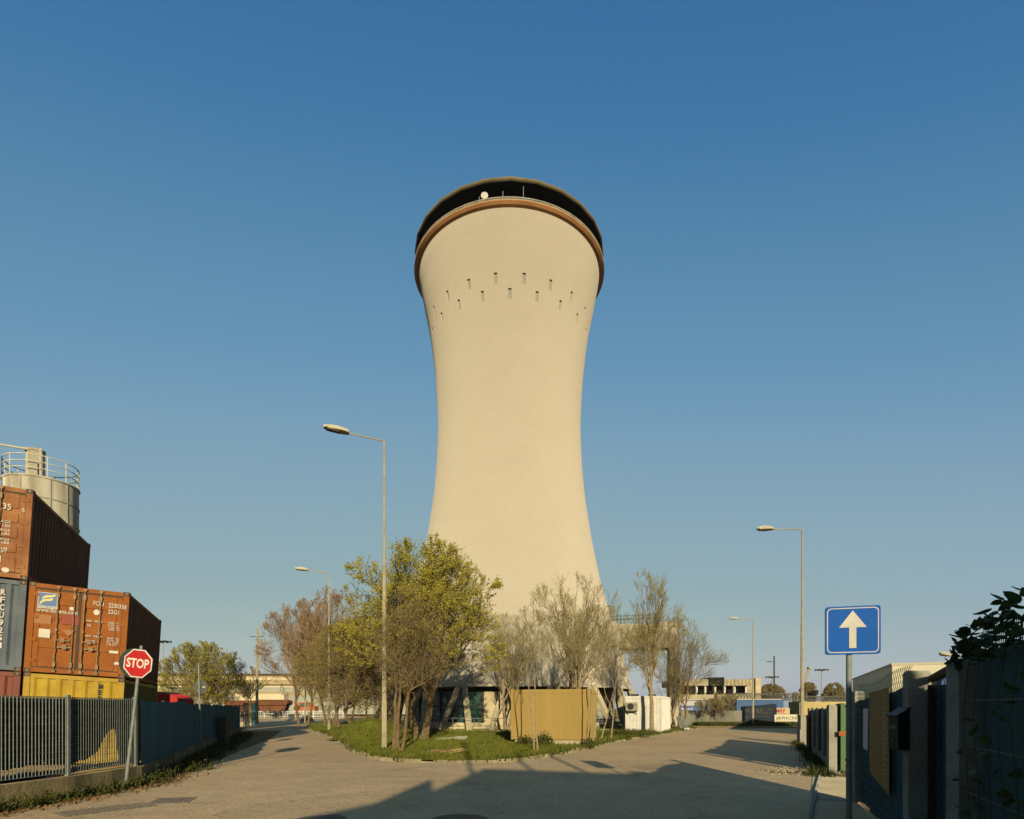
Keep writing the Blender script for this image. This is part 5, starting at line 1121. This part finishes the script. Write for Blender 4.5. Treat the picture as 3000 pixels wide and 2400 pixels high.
MB().box(-1.0, 1.0, -.02, -.003, 2.0, 2.8).build('windscreen', M['glass_teal'], cabt)
for x_ in (-1.2, .9): MB().tube([(x_, .6, .5), (x_ + .3, .6, .5)], .5, 16).build('wheel', M['black_box'], cabt)

# ------------------------------------------------------------------ FAR RIGHT: wall, painted container, banner, trailers, hall
YW = 60.63
def wx(u, Y=YW): return (u - HU) / F * Y
def wz(v, Y=YW): return EYE + (HV - v) / F * Y
MB().box(wx(1995), wx(2174) - .02, YW, YW + .25, 0, wz(2082)).build('concrete_wall', mat('wall_grey', (.22, .22, .20), .9, (.14, .145, .14), .8, fine=.1), label='low grey boundary wall behind the bare shrubs', cat='wall')
pc = thing('painted_wall', 'dark blue wall section with faded hand painted company lettering', 'wall', (0, 0, 0))
MB().prism([(wx(2174), 0), (wx(2274), 0), (wx(2274), wz(2064)), (wx(2264), wz(2062)), (wx(2232), wz(2066)), (wx(2174), wz(2070))], YW - .1, YW + .3, lambda a, b, d: (a, d, b)).build('wall', M['shaded_blue'], pc)
fm = mat('faded_paint', (.10, .10, .065), .8, (.03, .035, .04), 4)
mb = MB().text('PASTRELLO', wx(2262) - wx(2178), .55, lambda a, b: (wx(2178) + a, YW - .105, wz(2091) + b), weight=.02, align='L'); mb.build('lettering', fm, pc); mb = MB().text('AUTOTRASPORTI', wx(2255) - wx(2183), .27, lambda a, b: (wx(2183) + a, YW - .105, wz(2103) + b), align='L'); mb.build('lettering', fm, pc); mb = MB().text('ITALIA - GRECIA', wx(2255) - wx(2184), .27, lambda a, b: (wx(2184) + a, YW - .105, wz(2116) + b), align='L'); mb.build('lettering', fm, pc)
gw = thing('graffiti_wall', 'short pale wall with red painted letters above the white banner', 'wall')
MB().box(wx(2274.5), wx(2315), YW + .1, YW + .35, 0, wz(2074)).build('wall', M['cream_wall'], gw); MB().text('MRP', wx(2301) - wx(2274), .42, lambda a, b: (wx(2275) + a, YW + .095, wz(2089) + b), weight=.02, align='L').build('lettering', M['red_paint'], gw)
MB().box(wx(2276), wx(2310), YW + .09, YW + .095, wz(2092.5), wz(2091)).build('underline', M['red_paint'], gw)
yb = container('pale yellow container side on behind the white banner', mat('pale_yellow', (.50, .42, .20), .7, (.42, .34, .16), 1), mat('pale_yellow_side', (.50, .42, .20), .7, (.42, .34, .16), 1), M['cream_wall'], (wx(2352), YW + 1.9, 0), R(-90), doors=False, group=None)
yb.scale = (1, .86, .95)
jb = thing('banner', 'white transport company banner with a lime green swirl by the right lamp', 'banner')
MB().prism([(wx(2266), wz(2094)), (wx(2349), wz(2093)), (wx(2349), wz(2121)), (wx(2267), wz(2123))], YW - .22, YW - .2, lambda a, b, d: (a, d, b)).build('cloth', M['truck_white'], jb)
mb = MB(); mb.text('JERICH', wx(2328) - wx(2269), .38, lambda a, b: (wx(2269) + a + b * .25, YW - .225, wz(2110.5) + b), weight=.008, align='L'); mb.build('lettering', M['blackletter'], jb)
mb = MB(); mb.text('INTERNATIONAL', wx(2326) - wx(2272), .09, lambda a, b: (wx(2272) + a, YW - .225, wz(2114.5) + b), align='L'); mb.build('small_lettering', M['sign_back'], jb)
sw = MB(); pts = []
for k in range(13): a = R(200 - k * 25); pts.append((wx(2339) + .35 * math.cos(a), wz(2106) + .32 * math.sin(a)))
inn = [(wx(2339) - .05 + .18 * math.cos(R(200 - k * 25)), wz(2106) + .03 + .20 * math.sin(R(200 - k * 25))) for k in range(13)]
sw.add([(a, YW - .226, b) for a, b in pts + inn], [(k, k + 1, k + 14, k + 13) for k in range(12)]); sw.build('swirl', M['lime'], jb)
pst = MB()
for u in (2268, 2306, 2346): pst.tube([(wx(u), YW - .17, 0), (wx(u), YW - .17, 1.15)], .025, 5)
pst.build('stake', M['galv'], jb)
# trailers
def trailer(u0, u1, v0, v1, Y, label, m, txt=None, m2=None):
    t = thing('semi_trailer', label, 'trailer', (wx(u0, Y), Y, 0), 0, 'trailers parked behind the boundary wall'); L = wx(u1, Y) - wx(u0, Y); z1 = wz(v0, Y)
    MB().prism([(0, .95), (L, .95), (L, z1 - .2), (L - .25, z1), (0, z1)], 0, 2.5, lambda a, b, d: (a, d, b)).build('box_body', m, t); MB().box(-.03, L - .26, -.03, 2.53, z1 + .003, z1 + .1).build('top_rail', M['lamp_head'], t)
    MB().box(.2, L - .2, .4, 2.1, .6, .95).build('chassis', M['steel_dark'], t)
    for q in (.2, .35, .8):
        MB().tube([(L * q, .05, .5), (L * q, .35, .5)], .5, 14).build('wheel', M['black_box'], t)
    if txt: MB().text(txt, L * .5, .38, lambda a, b: (L * .0 + a, -.006, 1.6 + b), weight=.02, align='L').build('lettering', M['whiteletter'], t)
    return t
gradm = mat('white_blue_livery', (.50, .52, .58), .5, (.08, .17, .42), .5, streak=(.02, .02, .9), mixlo=.42, mixhi=.58)
tt = trailer(1960, 2088, 2051, 2082, 83.42, 'white and blue trailer with lettering right of the white cabin', M['truck_blue'])
LL = wx(2088, 83.42) - wx(1960, 83.42); MB().box(.02, LL - .3, -.006, -.003, 2.15, 2.85).build('white_stripe', mat('pale_lilac', (.42, .44, .52), .5), tt)
MB().text('PASTRELLO', wx(2030, 83.42) - wx(1972, 83.42), .30, lambda a, b: (wx(1972, 83.42) - wx(1960, 83.42) + a, -.008, 1.55 + b), weight=.02, align='L').build('lettering', M['whiteletter'], tt)
trailer(2097, 2148, 2048, 2082, 81.7, 'beige trailer with rusty edges behind the tallest shrub', M['hall_beige'])
trailer(2158, 2295, 2050, 2075, 75.68, 'long blue curtain sided trailer behind the dark blue painted wall', M['truck_blue'])
# ruined hall
YH = 113.52
hl = thing('hall', 'long ruined grey concrete hall with dark openings and a tall end slab', 'industrial hall')
MB().box(wx(1985, YH), wx(2205, YH), YH, YH + 12, wz(2009, YH), wz(1990, YH)).build('upper_wall', M['concrete'], hl)
ob = MB(); 
for i, u in enumerate((2015, 2040, 2066, 2094, 2122, 2150)): ob.box(wx(u - 2, YH), wx(u + 2, YH), YH + .05, YH + .9, 0, wz(2010, YH) - .003)
ob.box(wx(2187, YH), wx(2205, YH), YH + .01, YH + 1, 0, wz(2009, YH) - .003); ob.box(wx(1985, YH), wx(2187, YH), YH + .02, YH + 1.2, 0, wz(2035, YH)); ob.build('pillar', M['concrete'], hl)
MB().box(wx(1985, YH), wx(2204, YH), YH + 3, YH + 3.3, 0, wz(2010, YH)).build('dark_interior', M['dark'], hl)  # near-black sheet stands in for the shade inside the hall
MB().box(wx(2206, YH), wx(2222, YH), YH - 1.2, YH + 14, 0, wz(1988, YH)).build('end_slab', M['cream_wall'], hl)
MB().box(wx(2076, YH), wx(2119, YH), YH - .6, YH + 6, wz(2010, YH), wz(1985, YH)).build('dark_hoarding', M['dark'], hl)
for u in (2041, 2066, 2095, 2123, 2152, 2185): 
    MB().box(wx(u, YH) - .16, wx(u, YH) + .16, YH - .15, YH, wz(2030, YH), wz(2013, YH)).build('white_bracket', M['white'], hl)
jm = MB()
for u in range(2130, 2205, 11): jm.box(wx(u, YH) - .04, wx(u, YH) + .04, YH - .03, YH - .003, wz(2009, YH), wz(1990, YH))
jm.build('panel_joint', M['steel_dark'], hl)
# lattice gantry
YG = 102.34; gn = thing('lattice_gantry', 'grey lattice conveyor bridge running behind the right hand wall', 'gantry')
m = MB(); n = 38; u0, u1 = 2160, 2520
for i in range(n):
    ua = u0 + (u1 - u0) * i / n; ub = u0 + (u1 - u0) * (i + 1) / n; zb, zt = wz(2052, YG), wz(2032 + (8 if ua > 2335 else 0), YG)
    m.beam((wx(ua, YG), YG, zb), (wx(ub, YG), YG, zt), .09, .09); m.beam((wx(ub, YG), YG, zb), (wx(ub, YG), YG, zt), .07, .07); m.beam((wx(ua, YG), YG, zt), (wx(ub, YG), YG, zt), .12, .12); m.beam((wx(ua, YG), YG, zb), (wx(ub, YG), YG, zb), .15, .15)
    m.beam((wx(ua, YG), YG + 2, zb), (wx(ub, YG), YG + 2, zt), .09, .09); m.beam((wx(ua, YG), YG + 2, zt), (wx(ub, YG), YG + 2, zt), .12, .12)
m.build('truss', M['truss'], gn)
for u in (2326, 2334, 2362, 2475): MB().box(wx(u, YG) - .1, wx(u, YG) + .1, YG - .1, YG + .1, 0, wz(2028, YG)).build('column', M['truss'], gn)
# crane far away
YC = 318.2; cr = thing('harbour_crane', 'pale harbour crane jib far away behind the tall right lamp', 'crane', (wx(2345, YC), YC, 0))
m = MB(); a = Vector((0, 0, wz(2030, YC))); b = Vector((wx(2371, YC) - wx(2345, YC), 0, wz(1958, YC)))
for o_ in (-.5, .5): m.beam(a + Vector((o_ * 2, 0, 0)), b + Vector((o_, 0, 0)), .35, .35)
for k in range(12): p = a.lerp(b, k / 12); q = a.lerp(b, (k + 1) / 12); m.beam(p + Vector((-.9, 0, 0)), q + Vector((.8, 0, 0)), .25, .25)
m.build('jib', M['hall_beige'], cr); MB().box(b.x - .8, b.x + .9, -1, 1, b.z - .5, b.z + .6).build('jib_head', M['hall_beige'], cr); MB().box(-3, 3, -3, 3, 0, wz(2030, YC)).build('crane_base', M['hall_beige'], cr)
# grass strip at the wall
gb = []
for _ in range(9000): gb.append((random.uniform(wx(2030), wx(2352)), YW - abs(random.gauss(.6, 1.0)) - .2, 0))
blades('wall_verge_grass', gb, .1, .45, .06, M['weed'], seed=23, kind='stuff', label='rough dark grass at the foot of the far right wall', cat='grass')
m = MB(); m.add([(wx(2020), YW - 2.3, .008), (wx(2352), YW - 1.6, .008), (wx(2352), YW + .3, .008), (wx(2020), YW + .3, .008)], [(0, 1, 2, 3)]); struct('grass_strip', m, M['lawn'])

# ------------------------------------------------------------------ FAR LEFT: hall, wagons, palisade, gate
YF = 143.62
fh = thing('warehouse', 'very long pale warehouse with beige and white horizontal bands', 'warehouse')
def band(v0, v1, m, name, yoff=0, u0=380, u1=1230, sl=0.0):
    x0, x1 = wx(u0, YF), wx(u1, YF); z0, z1 = wz(v1, YF), wz(v0, YF); mb = MB(); mb.box(x0, x1, YF + yoff, YF + 20, z0 + .003, z1 - .003); mb.build(name, m, fh)
band(1974, 1978, M['hall_dark'], 'roof_edge', -.8); band(1978, 1986, M['hall_beige'], 'upper_band', 0); band(1986, 1992, M['hall_white'], 'white_band', -.1); band(1992, 2006, M['hall_beige'], 'beige_band', -.2); band(2006, 2009, M['hall_dark'], 'gutter', -1.2)
band(2009, 2014, M['hall_white'], 'lower_eaves', -.9); band(2014, 2027, M['hall_blue'], 'blue_cladding', -.9); band(2027, 2037, M['hall_beige'], 'middle_band', -1.0); band(2037, 2093, M['hall_blue'], 'base_cladding', -.9)
cb_ = MB()
for i in range(90): x_ = wx(420, YF) + i * .75; cb_.box(x_, x_ + .06, YF - .95, YF - .903, wz(2092, YF), wz(2038, YF)); cb_.box(x_, x_ + .06, YF - .95, YF - .903, wz(2026, YF), wz(2015, YF))
cb_.build('cladding_rib', M['hall_beige'], fh)
# white trailer roof behind the wagons, then wagons
YR = 113.52
def wagon(u0, u1, v0, label, m):
    t = thing('rail_wagon', label, 'rail wagon', (wx(u0, YR), YR, 0), 0, 'freight wagons behind the palisade'); L = wx(u1, YR) - wx(u0, YR); z1 = wz(v0, YR)
    MB().prism([(.25, 2.45), (L - .25, 2.45), (L, 2.8), (L, z1 - .25), (L - .4, z1), (.4, z1), (0, z1 - .25), (0, 2.8)], 0, 2.8, lambda a, b, d: (a, d, b)).build('hopper_body', m, t)
    MB().box(.2, L - .2, .2, 2.6, 1.1, 1.4).prism([(.8, 1.4), (L - .8, 1.4), (L - .3, 2.44), (.3, 2.44)], .5, 2.3, lambda a, b, d: (a, d, b)).build('underframe', m, t)
    jn = MB()
    for q in range(1, 5): jn.box(L * q / 5 - .04, L * q / 5 + .04, -.04, -.003, 2.5, z1 - .3)
    jn.build('body_rib', m, t)
    for q in (.12, .25, .75, .88): MB().tube([(L * q, .1, .9), (L * q, .3, .9)], .45, 12).build('wheel', M['black_box'], t)
wagon(655, 745, 2052, 'brown hopper wagon behind the picket fence, left one', M['wagon']); wagon(748, 842, 2050, 'brown hopper wagon beside the tall pole, right one', M['wagon'])
wb = thing('box_truck', 'white roofed long vehicle standing behind the brown wagons', 'truck', (wx(690, 119.54), 119.54, 0)); MB().box(0, wx(832, 119.54) - wx(690, 119.54), 0, 2.5, .9, wz(2044, 158)).build('body', M['hall_white'], wb); MB().box(1, 2, .1, 2.4, 0, .9).box(8, 9, .1, 2.4, 0, .9).build('wheels', M['black_box'], wb)
lm = thing('shunting_machine', 'small orange works vehicle with cab behind the white palisade', 'works vehicle', (wx(858, YR), YR, 0))
MB().prism([(0, 1), (4.2, 1), (4.2, 2.2), (3.4, 2.4), (3.1, 3.0), (.7, 3.0), (.2, 2.0)], 0, 2.4, lambda a, b, d: (a, d, b)).build('body', M['wagon_red'], lm); MB().box(1.4, 2.8, -.02, -.003, 2.1, 2.85).build('cab_window', M['glass_teal'], lm)
for q in (.8, 3.3): MB().tube([(q, -.1, .6), (q, .2, .6)], .55, 12).build('wheel', M['black_box'], lm)
# palisade
YP = 104.49
pf = thing('palisade_fence', 'white metal palisade across the end of the left road', 'fence'); m = MB(); x_ = wx(740, YP)
while x_ < wx(1010, YP): m.box(x_, x_ + .07, YP - .03, YP + .03, .2, 1.38); x_ += .28
for z in (.35, 1.2): m.box(wx(740, YP), wx(1010, YP), YP + .032, YP + .09, z, z + .1)
m.build('pickets', M['white'], pf)
x_ = wx(745, YP)
while x_ < wx(1010, YP): MB().box(x_, x_ + .13, YP - .06, YP + .029, 0, 1.5).build('post', M['white'], pf); x_ += 1.75
MB().box(wx(740, YP), wx(1010, YP), YP - .2, YP - .07, 0, .12).build('base_kerb', M['concrete'], pf)
# stub fence, gate and barriers at the left of the road
sf = thing('fence', 'pale picket fence on a low wall between the teal fence and the far gate', 'fence'); Ys = 56.07
MB().box(wx(640, Ys), wx(713, Ys), Ys, Ys + .25, 0, .42).build('low_wall', M['concrete'], sf); m = MB(); x_ = wx(640, Ys)
while x_ < wx(711, Ys): m.box(x_, x_ + .045, Ys + .1, Ys + .13, .42, 2.0); x_ += .13
m.build('pickets', M['sign_back'], sf)
gg = thing('gate', 'dark blue green gate panels with pale posts at the end of the teal fence', 'gate'); Yg = 58.31
MB().box(wx(715, Yg), wx(721, Yg), Yg - .2, Yg, 0, 2.3).build('post', M['concrete'], gg); MB().box(wx(728, Yg), wx(731, Yg), Yg - .3, Yg - .2, 0, 2.1).build('post', M['galv'], gg); MB().box(wx(722, Yg), wx(727, Yg), Yg, Yg + .06, .1, 2.3).build('panel', M['net_teal'], gg); MB().box(wx(735, Yg), wx(747, Yg), Yg, Yg + .06, .1, 2.25).build('panel', M['net_teal'], gg)
MB().box(wx(735, Yg), wx(739, Yg), Yg - .25, Yg - .05, 0, 1.5).build('post', M['concrete'], gg)
for i, (u, lb, m_) in enumerate(((849, 'small white concrete barrier block standing at the far end of the left road', 'white'), (897, 'dark sided concrete barrier block beside the farthest left lamp', 'white'))):
    Y = 78.69 if i == 0 else 75.68; t = thing('barrier_block', lb, 'barrier', (wx(u, Y), Y, 0), R(0 if i == 0 else 12), 'concrete barrier blocks at the end of the left road')
    MB().prism([(-.55, 0), (.55, 0), (.5, .15), (.2, .35), (.12, 1.0), (-.12, 1.0), (-.2, .35), (-.5, .15)] if i == 0 else [(-1, 0), (1, 0), (1, .12), (.3, 1.1), (-.1, 1.1), (-1, .12)], 0, 1.2 if i == 0 else .5, lambda a, b, d: (a, d, b)).build('block', M[m_], t)
    if i: MB().prism([(-.6, .14), (.7, .14), (.2, .95), (0, .95)], -.012, -.003, lambda a, b, d: (a, d, b)).build('dark_face', M['black_box'], t)
# red topped vehicle in the left yard
Yv = 34.83; rv = thing('loader', 'red and yellow machine with a rounded hood beyond the teal fence', 'loader', (wx(485, Yv), Yv, 0))
hp = [(-.95, 1.9), (.8, 1.9), (.78, 2.25), (.5, 2.45), (-.2, 2.68), (-.95, 2.72)]
MB().prism(hp, 0, 1.6, lambda a, b, d: (a, d, b)).build('hood', M['red_paint'], rv); MB().box(-1.0, .55, -.1, 1.5, 1.2, 1.895).build('body', M['yellow_c'], rv); MB().box(.3, .9, .1, 1.4, 1.0, 1.89).build('grille', M['steel_dark'], rv)
for x_ in (-.6, .5): MB().tube([(x_, -.2, .55), (x_, .15, .55)], .55, 14).build('wheel', M['black_box'], rv)

# ------------------------------------------------------------------ ROAD DETAILS
def grate(u0, v0, u1, v1, nb, label, z=.009):
    a = gnd(u0, v0); b = gnd(u1, v1); d = (b - a); L = d.length; d.normalize(); t = thing('drain_grate', label, 'drain grate', (a.x, a.y, 0), math.atan2(d.y, d.x)); return t, L
t, L = grate(170, 2389, 440, 2357, 26, 'long rusty drain grate in the road under the bar fence')
MB().box(0, L, -.3, .3, -.02, .010).build('frame', M['asphalt_dark'], t); m = MB()
for i in range(int(L / .075)): m.box(.05 + i * .075, .05 + i * .075 + .035, -.26, .26, .010, .020)
m.build('bars', M['asphalt_dark'], t)
t, L = grate(446, 2349, 548, 2345, 8, 'small dark square drain cover beside the long grate')
MB().box(0, .65, -.35, .35, -.02, .012).build('frame', M['asphalt_dark'], t); m = MB()
for i in range(7): m.box(.06 + i * .08, .09 + i * .08, -.3, .3, .012, .018)
m.build('bars', M['asphalt_dark'], t)
def cover(u, v, r, label):
    p = gnd(u, v); t = thing('manhole_cover', label, 'manhole cover', (p.x, p.y, 0)); m = MB(); m.lathe([(r, .0), (r, .011), (r - .05, .014), (.005, .014)], 32); m.build('cover', M['asphalt_dark'], t)
    MB().lathe([(r + .05, .005), (r + .05, .009), (r + .003, .009)], 32).build('ring', M['concrete_grey'], t)
cover(935, 2402, .36, 'round manhole cover in the foreground at the shadow edge')
cover(1345, 2402, .40, 'round manhole cover inside the foreground shadow')
# ------------------------------------------------------------------ UNSEEN SHADOW CASTERS BEHIND THE VIEWPOINT (added and shaped for the foreground shadow)
TAN = math.tan(SUN_EL); B = 9.03; DX = math.tan(SUN_AZ)
edge = [(-3.9, 10.2), (-3.24, 11.6), (-2.4, 13.6), (-1.6, 15.7), (-1.9, 18.4), (-.78, 21.4), (.63, 20.9), (2.9, 19.8), (3.24, 20.9), (3.47, 19.2), (4.1, 18.3), (4.3, 16.9), (4.5, 15.4), (4.9, 13.7), (5.6, 12.9), (7.2, 12.2), (9, 11)]
out = [(x + DX * (Y * KY + B), (Y * KY + B) * TAN / math.cos(SUN_AZ)) for x, Y in edge]; out.sort()
bw = thing('shadow_building', 'unseen building added behind the viewpoint, roofline shaped to shade the near road', 'building')
pol_ = [(out[0][0], 0), (out[-1][0], 0)] + out[::-1]
MB().prism(pol_, -B, -B - 7, lambda a, b, d: (a, d, b)).build('walls', M['concrete'], bw)
for Y0, xs, h in ((21.5, -1.05, 8.2), (21, .62, 6.9), (20.4, 2.0, 6.9)):
    x_ = xs + DX * (Y0 * KY + B); MB().tube([(x_, -B - 1, 3), (x_, -B - 1, h)], .07, 8).build('shadow_pole', M['galv'], bw)  # unseen poles added to cast the thin shadow streaks

# ------------------------------------------------------------------ thin evening haze (the sky lies outside it)
hz = MB(); hz.box(-650, 650, -60, 900, -1.0, 62)
hm = bpy.data.materials.new('haze_air'); hm.use_nodes = True; ht = hm.node_tree; ht.nodes.clear()
ho = ht.nodes.new('ShaderNodeOutputMaterial'); hv = ht.nodes.new('ShaderNodeVolumePrincipled'); hv.inputs['Density'].default_value = .00009; hv.inputs['Color'].default_value = (.86, .86, .92, 1)
ht.links.new(hv.outputs[0], ho.inputs['Volume'])
hz.build('haze', hm, kind='stuff', label='thin pale evening haze in the air over the whole yard', cat='haze')
